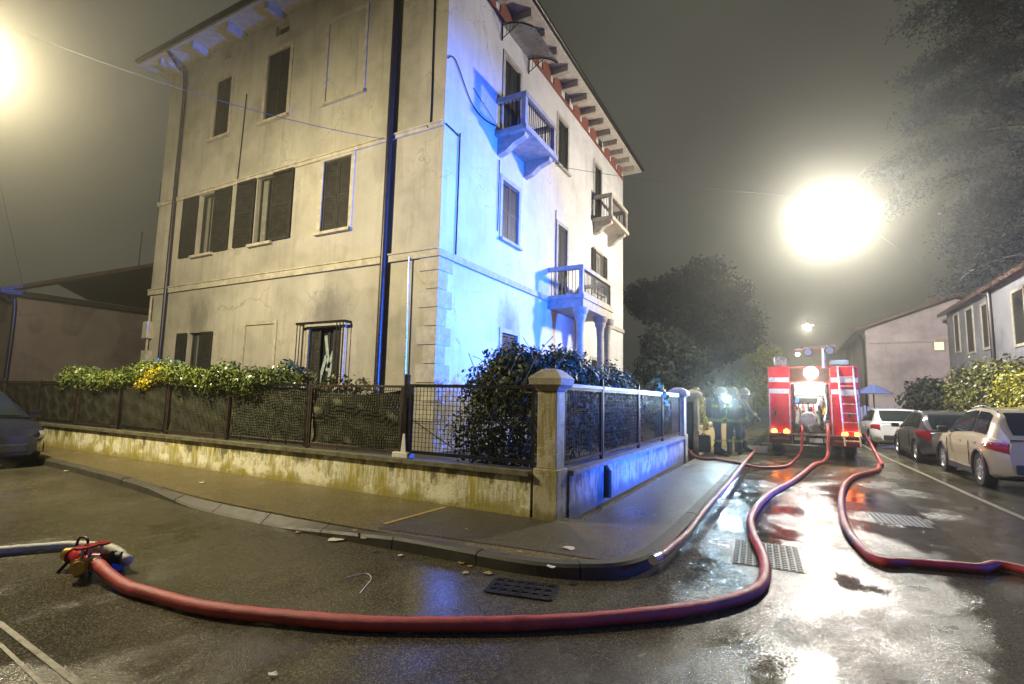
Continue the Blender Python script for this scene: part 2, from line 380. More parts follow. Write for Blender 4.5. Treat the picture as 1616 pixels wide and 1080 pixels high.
m_line = M('worn_road_paint', (.19, .17, .11), .35, var=.7, scale=14, bump=.4, bscale=90)
m_yel = M('yellow_paint', (.42, .27, .05), .45, var=.3, scale=20, bump=.3)
def stripe(name, pts, w, mat, z=.004):
    p = [Vector((x, y)) for x, y in pts]; a = offset_path(p, w / 2); b = offset_path(p, -w / 2); k = len(p)
    o = MB().add([(v.x, v.y, z) for v in a] + [(v.x, v.y, z) for v in b], [(i, i + 1, k + i + 1, k + i) for i in range(k - 1)]).build(name, mat); return struct(o)
stripe('parking_line', [(2.45, 26), (2.5, 19.4), (2.66, 15.7), (2.78, 12.2), (2.9, 9.6)], .10, m_line)
stripe('worn_road_line', [tuple(G(-260, 870)[:2]), tuple(G(0, 985)[:2]), tuple(G(120, 1078)[:2]), tuple(G(240, 1180)[:2])], .035, m_line)
stripe('worn_road_line', [tuple(G(-160, 930)[:2]), tuple(G(0, 1018)[:2]), tuple(G(65, 1080)[:2]), tuple(G(160, 1200)[:2])], .022, m_line)
stripe('pavement_line', [(-4.02, 4.5), (-3.98, 5.6)], .05, m_yel, KH + .002)
# asphalt repair patches
patchm = asphalt_mat('patched_asphalt', (.020, .019, .015), (.048, .044, .032), .28, .62, .9, .4, .045, .28)
for pts in ([(-.9, 6.9), (1.7, 6.7), (1.6, 10.5), (-.75, 10.9)],):
    struct(MB().add([(x, y, .003) for x, y in pts], [(0, 1, 2, 3)]).build('road_patch', patchm))
struct(MB().add([(-3.97, 4.32, KH + .001), (-1.5, 4.6, KH + .001), (-2.3, 5.66, KH + .001), (-3.95, 5.66, KH + .001)], [(0, 1, 2, 3)]).build('pavement_patch', asphalt_mat('dark_pavement', (.035, .032, .023), (.07, .063, .042), .54, .72, .9, 1.0, .12, .44)))
gs = MB().add([(-30, 5.95, .32), (-2.6, 5.95, .32), (-2.6, 60, .32), (-30, 60, .32)], [(0, 1, 2, 3)]).build('garden_ground', m_earth); struct(gs)

# ------------------------------------------------------------------ the apartment building
XF, YF, XL, YB, ZT = -6.82, 9.0, -18.75, 23.36, 12.62
bld = thing('apartment_building', 'three-storey pale plastered house with bracketed eaves and stone balconies', 'building', (0, 0, 0))
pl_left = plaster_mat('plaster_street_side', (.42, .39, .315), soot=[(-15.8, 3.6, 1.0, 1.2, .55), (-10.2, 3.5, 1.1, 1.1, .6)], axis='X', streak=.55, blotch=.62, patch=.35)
pl_right_lit = plaster_mat('plaster_lane_side_lit', (.66, .63, .56), soot=[(12.3, 3.5, .9, 1.2, .6), (19.3, 10.9, .6, 1.0, .6)], axis='Y', streak=.25, blotch=.78, patch=.2)  # lane side plaster lighter: street lamp brightness put into its colour
def facade(name, rects, u0, u1, z0, z1, mp, mat, depth=.2):
    us = sorted({u0, u1, *[r[0] for r in rects], *[r[1] for r in rects]}); zs = sorted({z0, z1, *[r[2] for r in rects], *[r[3] for r in rects]})
    mb = MB()
    for a, b in zip(us, us[1:]):
        for c, d in zip(zs, zs[1:]):
            um, zm = (a + b) / 2, (c + d) / 2
            if any(r[0] < um < r[1] and r[2] < zm < r[3] for r in rects): continue
            mb.add([mp(a, c, 0), mp(b, c, 0), mp(b, d, 0), mp(a, d, 0)], [(0, 1, 2, 3)])
    for (a, b, c, d) in rects:
        for (p, q) in (((a, c), (b, c)), ((b, c), (b, d)), ((b, d), (a, d)), ((a, d), (a, c))):
            mb.add([mp(*p, 0), mp(*q, 0), mp(*q, depth), mp(*p, depth)], [(0, 1, 2, 3)])
    return mb.build(name, mat, bld)
mpL = lambda u, z, d: (u, YF + d, z)
mpR = lambda u, z, d: (XF - d, u, z)
def ubox(mb, mp, u0, u1, z0, z1, d0, d1):
    p = mp(u0, z0, d0); q = mp(u1, z1, d1)
    return mb.box(min(p[0], q[0]), max(p[0], q[0]), min(p[1], q[1]), max(p[1], q[1]), min(p[2], q[2]), max(p[2], q[2]))
def shutter_leaf(mp, u0, u1, z0, z1, d, parent, label=None):
    mb = MB(); t = .035
    for a, b in ((u0, u0 + .06), (u1 - .06, u1)): ubox(mb, mp, a, b, z0, z1, d, d + t)
    for a, b in ((z0, z0 + .08), ((z0 + z1) / 2 - .03, (z0 + z1) / 2 + .03), (z1 - .07, z1)): ubox(mb, mp, u0 + .06, u1 - .06, a, b, d + .002, d + t - .002)
    z = z0 + .09
    while z < z1 - .1:
        ubox(mb, mp, u0 + .06, u1 - .06, z, z + .035, d + .008, d + .016); ubox(mb, mp, u0 + .06, u1 - .06, z + .033, z + .05, d + .016, d + .024); z += .055
    o = mb.build('shutter', m_shut, parent)
    return o
def sill(mp, u0, u1, z, parent, proj=.12, h=.08, mat=None):
    return ubox(MB(), mp, u0 - .14, u1 + .14, z - h, z - .003, -proj, .02).build('sill', mat or m_conc, parent)
def surround(mp, u0, u1, z0, z1, parent, w=.13, pr=.025):
    mb = MB(); ubox(mb, mp, u0 - w, u0 - .003, z0, z1 + w, -pr, .01); ubox(mb, mp, u1 + .003, u1 + w, z0, z1 + w, -pr, .01)
    ubox(mb, mp, u0 - .003, u1 + .003, z1 + .003, z1 + w, -pr, .01)
    return mb.build('surround', m_conc, parent)
def glazing(mp, u0, u1, z0, z1, parent, curtain=None, bars=True):
    mb = MB(); f = .06; um = (u0 + u1) / 2
    for a, b in ((u0, u0 + f), (um - .035, um + .035), (u1 - f, u1)): ubox(mb, mp, a, b, z0, z1, .12, .17)
    for a, b in ((z0, z0 + f), (z1 - f, z1)): ubox(mb, mp, u0 + f, u1 - f, a, b, .122, .168)
    mb.build('frame', m_shut if mp is mpL else m_conc, parent)
    ubox(MB(), mp, u0, u1, z0, z1, .15, .154).build('pane', m_glass, parent)
    if curtain: ubox(MB(), mp, curtain[0], curtain[1], z0 + .05, z1 - .05, .135, .149).build('curtain', M('grey_curtain', (.16, .15, .12), .8), parent)
def window(mp, u0, u1, z0, z1, mode, curtain=None, leafw=None, sur=True):
    w = bpy.data.objects.new('window', None); COL.objects.link(w); w.parent = bld
    if sur and not (mode == 'open' and mp is mpL): surround(mp, u0, u1, z0, z1, w)
    sill(mp, u0, u1, z0, w)
    um = (u0 + u1) / 2
    if mode == 'closed':
        shutter_leaf(mp, u0 + .01, um - .004, z0, z1 - .01, .03, w); shutter_leaf(mp, um + .004, u1 - .01, z0, z1 - .01, .03, w)
    else:
        glazing(mp, u0, u1, z0, z1, w, curtain)
        lw = leafw or (u1 - u0) / 2
        shutter_leaf(mp, u0 - .02 - lw, u0 - .02, z0, z1, -.075, w); shutter_leaf(mp, u1 + .02, u1 + .02 + lw, z0, z1, -.075, w)
    return w
LW = [  # u0,u1,z0,z1
    (-16.0, -15.2, 9.50, 11.5, 'closed', None, None), (-13.45, -12.45, 9.45, 11.6, 'closed', None, None),
    (-16.35, -15.5, 5.75, 7.72, 'open', (-16.15, -15.85), .82), (-13.5, -12.75, 5.75, 7.75, 'open', (-13.4, -13.15), .85),
    (-10.72, -9.72, 5.72, 7.68, 'closed', None, None), (-16.3, -15.55, 1.55, 3.3, 'open', (-16.05, -15.85), .52), (-10.85, -9.7, 1.45, 3.2, 'grille', None, None)]
RW = [(11.75, 12.7, 5.88, 7.55, 'closed'), (15.6, 16.4, 4.85, 7.5, 'closed'), (19.35, 20.35, 5.9, 7.6, 'open'), (11.72, 12.62, 8.75, 11.2, 'door'),
      (15.5, 16.35, 9.6, 11.35, 'closed'), (19.3, 20.1, 8.8, 11.3, 'door'), (11.9, 12.8, 1.9, 3.3, 'closed'), (15.6, 16.6, .75, 3.1, 'door'), (19.0, 20.0, 1.0, 3.1, 'closed'), (21.2, 22.3, .6, 3.0, 'closed')]
ventL = [(-15.72, -15.4, 12.15, 12.4), (-13.2, -12.6, 12.1, 12.45)]
Lrects = [r[:4] for r in LW] + [(-10.85, -9.5, 9.35, 11.7), (-13.5, -12.25, 1.2, 3.4)] + ventL
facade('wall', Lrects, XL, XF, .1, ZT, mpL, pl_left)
facade('wall', [r[:4] for r in RW], YF, YB, .1, ZT, mpR, pl_right_lit)
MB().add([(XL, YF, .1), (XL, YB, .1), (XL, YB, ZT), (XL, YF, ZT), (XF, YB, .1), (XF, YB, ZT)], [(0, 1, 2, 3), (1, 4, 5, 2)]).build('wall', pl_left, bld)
for r in LW:
    if r[4] != 'grille': window(mpL, *r[:4], r[4], r[5], r[6])
# two walled-up blind windows: shallow panels with a frame
for (u0, u1, z0, z1) in ((-10.85, -9.5, 9.35, 11.7), (-13.5, -12.25, 1.2, 3.4)):
    w = bpy.data.objects.new('blind_window', None); COL.objects.link(w); w.parent = bld
    ubox(MB(), mpL, u0, u1, z0, z1, .012, .08).build('panel', pl_left, w); surround(mpL, u0, u1, z0, z1, w, .1, .03); sill(mpL, u0, u1, z0, w, .1)
for (a, b, c, d) in ventL: ubox(MB(), mpL, a, b, c, d, .16, .19).build('attic_vent', m_shut, bld)
# burnt ground floor window with a bowed iron grille
u0, u1, z0, z1 = LW[6][:4]
w = bpy.data.objects.new('grille_window', None); COL.objects.link(w); w.parent = bld
surround(mpL, u0, u1, z0, z1, w); sill(mpL, u0, u1, z0, w); glazing(mpL, u0, u1, z0, z1, w)
mb = MB()
ubox(mb, mpL, -11.12, -9.4, 3.27, 3.33, -.24, -.2); ubox(mb, mpL, -11.12, -11.08, 3.27, 3.33, -.2, 0); ubox(mb, mpL, -9.44, -9.4, 3.27, 3.33, -.2, 0)
for u in (-11.08, -10.97, -10.86, -9.66, -9.55, -9.44): mb.tube([(u, YF - .22, 3.3), (u, YF - .22, 1.5), (u, YF - .14, 1.25), (u, YF, 1.2)], .014, 6)
mb.build('grille', m_iron, w)
shutter_leaf(mpL, -10.83, -10.5, z0, z1, .05, w); shutter_leaf(mpL, -10.05, -9.72, z0, z1, .05, w)
for a, b, t in ((-10.45, 2.1, .3), (-10.3, 2.6, -.2), (-10.2, 1.9, .15), (-10.12, 2.5, .4)):
    mb = MB(); mb.obox((a, YF + .11, b), (.10, .006, .85), 0, 0, t); mb.build('broken_glass', M('pale_glass', (.35, .42, .40), .1, var=.3), w)
for r in RW:
    if r[4] in ('closed', 'open'): window(mpR, *r[:4], 'closed' if r[4] == 'closed' else 'open', (r[0] + .1, r[1] - .1) if r[4] == 'open' else None, .42)
    else:
        d = bpy.data.objects.new('balcony_door', None); COL.objects.link(d); d.parent = bld
        surround(mpR, *r[:4], d); um = (r[0] + r[1]) / 2
        shutter_leaf(mpR, r[0] + .01, um - .004, r[2], r[3] - .01, .04, d); shutter_leaf(mpR, um + .004, r[1] - .01, r[2], r[3] - .01, .04, d)
# string courses
for z, h, pr in ((4.66, .16, .07), (7.74, .09, .05)):
    mb = MB().box(XL - .04, XF - .002, YF - pr, YF - .002, z, z + h); mb.box(XL - .04, XF - .002, YF - pr - .03, YF - .002, z + h + .002, z + h + .035); mb.build('string_course', m_conc, bld)
    if z < 5: MB().box(XF + .002, XF + pr, YF - pr, YB, z, z + h).build('string_course', m_conc, bld)
# quoins on the corner below the first string course, alternating long and short
q = 0; z = 1.0
while z < 4.5:
    ln = .52 if q % 2 == 0 else .32; h = .42
    MB().box(XF - .002 - ln, XF + .028, YF - .028, YF - .002, z, z + h - .02).build('quoin', m_conc, bld)
    MB().box(XF + .002, XF + .026, YF + .002, YF + ln, z, z + h - .02).build('quoin', m_conc, bld); z += h; q += 1
# roof: hipped, wide soffit, gutter
OV = .72; zs = 12.72
roof = MB(); e = (XL - OV, XF + OV, YF - OV, YB + OV); rx0, rx1 = XL + 5, XF - 5.2; ym = (YF + YB) / 2
roof.add([(e[0], e[2], zs + .16), (e[1], e[2], zs + .16), (e[1], e[3], zs + .16), (e[0], e[3], zs + .16), ((XL + XF) / 2, YF + 5.5, zs + 2.6), ((XL + XF) / 2, YB - 5.5, zs + 2.6)],
         [(0, 1, 4), (1, 2, 5, 4), (2, 3, 5), (3, 0, 4, 5)])
m_tile = M('roof_tile', (.10, .055, .035), .75, var=.4, bump=.5)
rf = roof.build('roof', m_tile, bld)
MB().box(e[0], e[1], e[2], e[3], zs - .02, zs + .12).build('soffit', M('soffit_render', (.5, .46, .36), .8, var=.2), rf)
gut = MB()
gut.tube([(e[0] - .05, e[2] - .06, zs + .1), (e[1] + .06, e[2] - .06, zs + .1)], .075, 10); gut.tube([(e[1] + .06, e[2] - .06, zs + .1), (e[1] + .06, e[3], zs + .1)], .075, 10)
gut.build('gutter', m_pipe, rf, smooth=True)
# terracotta frieze and projecting eave brackets
m_brick = M('terracotta', (.22, .075, .045), .75, var=.35, scale=12, bump=.5)
y = YF + .3; k = 0
MB().box(XF + .002, XF + .05, YF, YB, 12.12, 12.2).build('frieze_moulding', m_brick, bld)
while y < YB:
    MB().box(XF + .002, XF + OV - .1, y, y + .16, 12.46, 12.69).build('eave_bracket', m_conc, bld)
    if y + .9 < YB:
        (MB().box(XF + .002, XF + .035, y + .2, y + .86, 12.22, 12.66) if k % 4 != 3 else MB().box(XF + .002, XF + .012, y + .3, y + .76, 12.26, 12.6)).build('frieze_panel', m_brick if k % 4 != 3 else m_shut, bld)
    y += .92; k += 1
x = XL + .3
while x < XF:
    MB().box(x, x + .16, YF - OV + .1, YF - .002, 12.46, 12.69).build('eave_bracket', m_conc, bld); x += 1.84
# rain pipes and cables on the walls
def dp(pts, r, mat, name='downpipe', n=10): return MB().tube(spline(pts, 4), r, n).build(name, mat, bld, smooth=True)
dp([(-17.75, YF - .7, 12.7), (-17.7, YF - .35, 12.3), (-17.68, YF - .12, 11.9), (-17.66, YF - .11, 8), (-17.62, YF - .11, 4), (-17.6, YF - .11, .2)], .055, m_pipe)
dp([(-8.35, YF - .7, 12.72), (-8.35, YF - .35, 12.4), (-8.35, YF - .14, 11.9), (-8.35, YF - .13, 8), (-8.35, YF - .13, 4), (-8.35, YF - .13, .2)], .075, m_pipe)
dp([(-7.6, YF - .09, 4.7), (-7.58, YF - .08, 3), (-7.56, YF - .08, .35)], .022, M('galvanised_pipe', (.55, .55, .55), .3, .8, var=.1), 'standpipe')
dp([(-7.25, YF - .03, 12.6), (-7.22, YF - .03, 10), (-7.2, YF - .03, 7.95), (-7.3, YF - .06, 7.85)], .016, m_iron, 'wall_cable', 6)
dp([(-14.35, YF - .03, 10.6), (-14.4, YF - .03, 9), (-14.45, YF - .03, 7.85)], .012, m_iron, 'wall_cable', 6)
dp([(XF + .03, YF + .02, 7.8), (XF + .03, 9.55, 7.75), (XF + .03, 9.6, 7.6), (XF + .03, 9.6, 4.85)], .018, m_iron, 'wall_cable', 6)
dp([(XF + .03, YF, 9.4), (XF + .03, 9.3, 9.55), (XF + .03, 10.0, 8.9), (XF + .03, 10.6, 8.75), (XF + .05, 11.25, 8.85)], .014, m_iron, 'wall_cable', 6)
dp([(XF + .03, 10.1, 9.3), (XF + .05, 11.25, 8.9)], .01, m_iron, 'wall_cable', 6)
dp([(XF + .03, 11.5, 8.0), (XF + .03, 11.5, 6.0)], .014, m_iron, 'wall_cable', 6)
dp([(XF + .03, 15.35, 7.9), (XF + .03, 15.35, 5)], .014, m_iron, 'wall_cable', 6)
# gas meter pipes by the far corner
mb = MB(); mb.box(-18.62, -18.35, YF - .2, YF - .002, 3.2, 3.75); mb.box(-18.6, -18.3, YF - .18, YF - .002, 2.35, 2.8); mb.tube([(-18.45, YF - .1, 4.6), (-18.45, YF - .1, 3.76)], .03); mb.tube([(-18.45, YF - .1, 3.2), (-18.45, YF - .1, 2.8)], .03); mb.build('meter_box', m_conc, bld)
# side balcony on the far gable end
mb = MB().box(XL - .9, XL - .002, 9.4, 11.4, 7.75, 7.9)
for yy in np.arange(9.4, 11.41, .13): mb.tube([(XL - .88, yy, 7.9), (XL - .88, yy, 8.85)], .012, 5)
for xx in np.arange(XL - .88, XL, .13): mb.tube([(xx, 9.4, 7.9), (xx, 9.4, 8.85)], .012, 5)
mb.box(XL - .91, XL - .01, 9.38, 9.42, 8.85, 8.9); mb.box(XL - .91, XL - .87, 9.42, 11.4, 8.85, 8.9); mb.build('side_balcony', m_iron, bld)
# stone framed balconies with iron rods
def balcony(y0, y1, dep, zs_, zr, corb=True):
    b = bpy.data.objects.new('balcony', None); COL.objects.link(b); b.parent = bld; xo = XF + dep
    MB().box(XF + .002, xo + .06, y0 - .06, y1 + .06, zs_ - .14, zs_ - .002).build('slab', m_conc, b)
    mb = MB(); pw = .13
    for yy in (y0, y1 - pw):
        mb.box(xo - pw, xo, yy, yy + pw, zs_, zr - .13)
    mb.box(xo - pw - .02, xo + .02, y0 - .02, y1 + .02, zr - .128, zr); mb.box(XF + .002, xo - pw - .022, y0 - .02, y0 + pw + .02, zr - .126, zr - .002); mb.box(XF + .002, xo - pw - .022, y1 - pw - .02, y1 + .02, zr - .126, zr - .002)
    mb.box(xo - pw + .01, xo - .01, y0 + pw + .002, y1 - pw - .002, zs_ + .001, zs_ + .1)
    mb.build('parapet', m_conc, b)
    mb = MB()
    for yy in np.arange(y0 + pw + .1, y1 - pw, .12): mb.tube([(xo - .065, yy, zs_ + .1), (xo - .065, yy, zr - .13)], .013, 5)
    for xx in np.arange(XF + .1, xo - pw, .12):
        for yy in (y0 + .065, y1 - .065): mb.tube([(xx, yy, zs_), (xx, yy, zr - .126)], .013, 5)
    mb.build('railing', m_iron, b)
    if corb:
        for yy in (y0 + .1, y1 - .32):
            MB().prism([(XF + .002, zs_ - .142), (XF + dep * .95, zs_ - .142), (XF + dep * .92, zs_ - .24), (XF + dep * .55, zs_ - .36), (XF + .25, zs_ - .55), (XF + .002, zs_ - .62)], yy, yy + .22).build('corbel', m_conc, b)
    return b
balcony(11.3, 13.3, .9, 8.72, 9.66)
balcony(19.05, 21.3, .8, 8.82, 9.77)
pb = balcony(14.85, 17.8, 1.2, 4.84, 5.78, False)
# porch under the terrace: beam, arched spandrels, columns
MB().box(XF + .002, XF + 1.22, 14.83, 17.82, 4.42, 4.698).build('porch_beam', m_conc, bld)
for yy in (14.98, 16.9, 17.66):
    c = MB(); c.lathe([(.16, .1), (.16, .75), (.115, .8), (.11, 3.6), (.13, 3.9), (.14, 4.0), (.19, 4.1), (.19, 4.2), (.24, 4.25), (.26, 4.418)], 16, (XF + 1.08, yy, 0)); c.build('column', m_conc, bld, smooth=True)
# curved awning over the top door on two iron scroll brackets
aw = bpy.data.objects.new('door_awning', None); COL.objects.link(aw); aw.parent = bld
prof = [(XF + .01 + 1.0 * t, 12.0 - .42 * t * t) for t in np.linspace(0, 1, 9)]
vs = []; 
for (xx, zz) in prof: vs += [(xx, 11.45, zz), (xx, 13.15, zz)]
for (xx, zz) in prof: vs += [(xx, 11.45, zz + .012), (xx, 13.15, zz + .012)]
nn = len(prof) * 2
fs = [(2 * i, 2 * i + 1, 2 * i + 3, 2 * i + 2) for i in range(8)] + [(nn + 2 * i, nn + 2 * i + 2, nn + 2 * i + 3, nn + 2 * i + 1) for i in range(8)] + [(2 * i, 2 * i + 2, nn + 2 * i + 2, nn + 2 * i) for i in range(8)] + [(2 * i + 1, nn + 2 * i + 1, nn + 2 * i + 3, 2 * i + 3) for i in range(8)]
MB().add(vs, fs).build('sheet', M('smoked_plastic', (.25, .24, .22), .3, var=.15), aw, smooth=True)
for yy in (11.47, 13.13):
    mb = MB(); mb.tube([(p[0], yy, p[1] - .03) for p in prof], .02, 6); mb.tube([(XF + .03, yy, 12.0), (XF + .03, yy, 11.5)], .02, 6); mb.tube(spline([(XF + .03, yy, 11.55), (XF + .3, yy, 11.7), (XF + .55, yy, 11.85)], 4), .014, 6)
    for t in (.2, .4, .6): mb.tube([(XF + .05 + t * .5, yy, 11.6 + t * .25), (XF + .05 + t * .6, yy, 12.0 - .42 * t * t * .4)], .01, 5)
    mb.build('bracket', m_iron, aw)

# ------------------------------------------------------------------ garden wall, pillars, fences
m_gwl = gardenwall_mat('garden_wall_moss', 'X', .66, (.85, .82, .62), (.44, .37, .06), (.13, .115, .045))
m_gwr = gardenwall_mat('garden_wall_grey', 'Y', .66, (.46, .44, .41), (.17, .155, .14), (.09, .08, .07))
gw = thing('garden_wall', 'low mossy rendered wall with peeling paint under the screened fence', 'wall')
def strip_wall(x0, x1, y0, y1, z0, z1, along, mat, parent, n):
    """slightly uneven wall face so the plaster catches light unevenly"""
    mb = MB(); mb.box(x0, x1, y0, y1, z0, z1); return mb.build('wall_body', mat, parent)
strip_wall(-24, -2.82, 5.72, 5.92, -.05, .60, 'X', m_gwl, gw, 40)
x = -24
m_cope = M('mossy_coping', (.13, .12, .07), .6, var=.5, scale=7, bump=.5, bscale=30)
while x < -2.9:
    MB().box(x + .004, min(x + 1.2, -2.83) - .004, 5.67, 5.97, .602 + rnd.uniform(0, .004), .66).build('coping_stone', m_cope, gw); x += 1.2
gw2 = thing('garden_wall', 'low grey stained wall with a black drain spout along the lane pavement', 'wall')
strip_wall(-2.65, -2.45, 6.07, 13.9, -.05, .60, 'Y', m_gwr, gw2, 20)
y = 6.08
while y < 13.88:
    MB().box(-2.7, -2.4, y + .004, min(y + 1.1, 13.88) - .004, .602, .66).build('coping_stone', M('grey_coping', (.2, .185, .16), .55, var=.45, scale=8, bump=.5), gw2); y += 1.1
mb = MB(); mb.tube([(-2.40, 7.45, .13), (-2.40, 7.45, .52)], .055, 12); mb.tube([(-2.40, 7.45, .5), (-2.46, 7.45, .58)], .05, 12); mb.build('drain_spout', m_black, gw2, smooth=True)
def pillar(x, y, s, h, label, group=None, mat=None):
    p = thing('stone_pillar', label, 'pillar', (x, y, 0), 0, group); a = s / 2
    MB().box(-a - .03, a + .03, -a - .03, a + .03, -.05, .70).build('base', mat or m_pill, p, bevel=.012)
    MB().box(-a, a, -a, a, .702, h - .28).build('shaft', mat or m_pill, p, bevel=.01)
    mb = MB(); prof = [(a + .01, h - .278), (a + .03, h - .24), (a + .08, h - .2), (a + .09, h - .12), (a + .05, h - .08), (.1, h - .01), (.05, h)]
    vs = []; 
    for r, z in prof: vs += [(-r, -r, z), (r, -r, z), (r, r, z), (-r, r, z)]
    fs = [(i * 4 + j, i * 4 + (j + 1) % 4, i * 4 + 4 + (j + 1) % 4, i * 4 + 4 + j) for i in range(len(prof) - 1) for j in range(4)] + [(3, 2, 1, 0), tuple(len(prof) * 4 - 4 + j for j in range(4))]
    mb.add(vs, fs).build('cap', m_pill, p); return p
m_pillc = gardenwall_mat('corner_pillar_render', 'X', 2.4, (.48, .43, .29), (.30, .24, .06), (.10, .09, .05))
pillar(-2.63, 5.89, .26, 1.92, 'weathered stone pillar with moulded cap on the street corner', None, m_pillc)
pl2 = pillar(-2.6, 14.05, .32, 1.92, 'pale stone gate pillar carrying a small letter box', 'gate pillars')
pillar(-2.6, 16.3, .32, 1.92, 'pale stone gate pillar next to the yellow wall', 'gate pillars')
lb = thing('letter_box', 'small pale letter box on the gate pillar', 'letter box', (-2.84, 13.85, 1.15))
MB().box(-.13, .05, -.08, .04, 0, .34).build('case', m_white, lb, bevel=.01); MB().box(-.1, .02, -.088, -.081, .25, .28).build('slot', m_black, lb)
for i in range(3): MB().box(-.1 + i * .05, -.08 + i * .05, -.087, -.081, .03, .22).build('name_plate', m_chrome, lb)
yw = thing('garden_wall', 'low yellow wall beyond the gate pillars', 'wall')
MB().box(-2.7, -2.5, 16.5, 26, -.05, .75).build('wall_body', M('yellow_render', (.5, .38, .16), .7, var=.3), yw); MB().box(-2.74, -2.46, 16.48, 26, .752, .82).build('coping', m_conc, yw)
gate = thing('garden_gate', 'dark iron gate between the two gate pillars', 'gate', (-2.6, 14.22, 0))
mb = MB()
for yy in np.arange(.04, 1.9, .13): mb.tube([(0, yy, .15), (0, yy, 1.55)], .012, 6)
mb.build('bars', m_iron, gate); mb = MB(); mb.box(-.02, .02, 0, 1.91, .12, .16); mb.box(-.02, .02, 0, 1.91, 1.5, 1.54); mb.box(-.02, .02, 0, .04, .161, 1.499); mb.box(-.02, .02, 1.87, 1.91, .161, 1.499); mb.build('gate_frame', m_iron, gate)

def mesh_panel(fence, a, b, z0, z1, mat, pitch=.055, cloth=None, sag=None, brace=False, th=.035):
    a = Vector((*a, 0)); b = Vector((*b, 0)); L = (b - a).length; rz = math.atan2(b.y - a.y, b.x - a.x)
    p = bpy.data.objects.new('panel', None); COL.objects.link(p); p.parent = fence; p.location = (a.x, a.y, 0); p.rotation_euler = (0, 0, rz)
    mb = MB(); t = th / 2
    mb.box(0, th, -t, t, z0, z1); mb.box(L - th, L, -t, t, z0, z1); mb.box(th + .001, L - th - .001, -t, t, z1 - th, z1); mb.box(th + .001, L - th - .001, -t, t, z0 + .03, z0 + .03 + th)
    mb.build('panel_frame', mat, p)
    mb = MB(); n = int((L - 2 * th) / pitch)
    for i in range(1, n): xx = th + (L - 2 * th) * i / n; mb.box(xx - .003, xx + .003, -.003, .003, z0 + .06, z1 - th)
    m_ = int((z1 - z0 - .1) / pitch)
    for i in range(1, m_): zz = z0 + .065 + (z1 - z0 - .1) * i / m_; mb.box(th, L - th, .0035, .0085, zz - .003, zz + .003)
    mb.build('wire_mesh', m_iron, p, kind='stuff')
    if brace: MB().tube([(th, .01, z0 + .5), (L * .45, .01, z0 + .08)], .008, 5).build('brace', m_rust, p)
    if cloth:
        nx, nz = 24, 14; vs = []
        for i in range(nx + 1):
            for j in range(nz + 1):
                u, v = i / nx, j / nz; top = z1 - .06 - (sag or 0) * 4 * u * (1 - u)
                vs.append((th + (L - 2 * th) * u, .03 + .012 * math.sin(u * 23 + v * 5) + .01 * math.sin(v * 17 + u * 9) + (.02 * math.sin(v * 9 - 12 * u * (1 - u)) if sag else 0), z0 + .08 + (top - z0 - .08) * v))
        MB().add(vs, [(i * (nz + 1) + j, (i + 1) * (nz + 1) + j, (i + 1) * (nz + 1) + j + 1, i * (nz + 1) + j + 1) for i in range(nx) for j in range(nz)]).build('screen_cloth', cloth, p, smooth=True)
    return p
m_cloth = M('green_screen_cloth', (.12, .125, .07), .8, var=.45, scale=9, bump=.8, bscale=220)
FX = [-23.5, -19.3, -17.0, -14.9, -12.95, -11.05, -9.05, -6.92, -4.93]
fl = thing('mesh_fence', 'brown iron mesh fence lined with dark screen cloth on the mossy wall', 'fence')
for i in range(8):
    mesh_panel(fl, (FX[i] + .03, 5.82), (FX[i + 1] - .03, 5.82), .68, 1.69, m_rust if i % 2 else m_iron, .042, m_cloth, .09 if i == 7 else 0)
for xx in FX[1:-1]: MB().box(xx - .02, xx + .02, 5.80, 5.84, .655, 1.74).build('post', m_rust, fl)
mesh_panel(fl, (-4.82, 5.82), (-2.82, 5.82), .70, 1.71, m_iron, .062, None, None, True, .045)
pp = MB().box(-4.92, -4.86, 5.79, 5.85, .66, 1.85).build('post', m_iron, fl); pp['label'] = 'tall dark post with a pale concrete foot'
MB().box(-5.05, -4.77, 5.74, 5.90, .662, .74).build('foot', M('pale_concrete', (.7, .68, .62), .6, var=.15), pp, bevel=.01)
MB().prism([(-4.92, .742), (-4.83, .742), (-4.855, 1.0), (-4.89, 1.0)], 5.786, 5.77).build('fillet', MATS['pale_concrete'], pp)
m_rail = M('pale_rail', (.22, .21, .19), .4, .3, var=.2)
RY = [6.08, 7.6, 9.75, 11.8, 13.85]
fr = thing('mesh_fence', 'dark wire mesh fence with pale top rail on the grey lane wall', 'fence')
for i in range(4):
    mesh_panel(fr, (-2.55, RY[i] + .03), (-2.55, RY[i + 1] - .03), .70, 1.70, m_iron, .06)
    MB().box(-2.58, -2.52, RY[i] + .03, RY[i + 1] - .03, 1.705, 1.75).build('top_rail', m_rail, fr)
for yy in RY[1:-1]: MB().box(-2.575, -2.525, yy - .024, yy + .024, .66, 1.86).build('post', m_iron, fr)

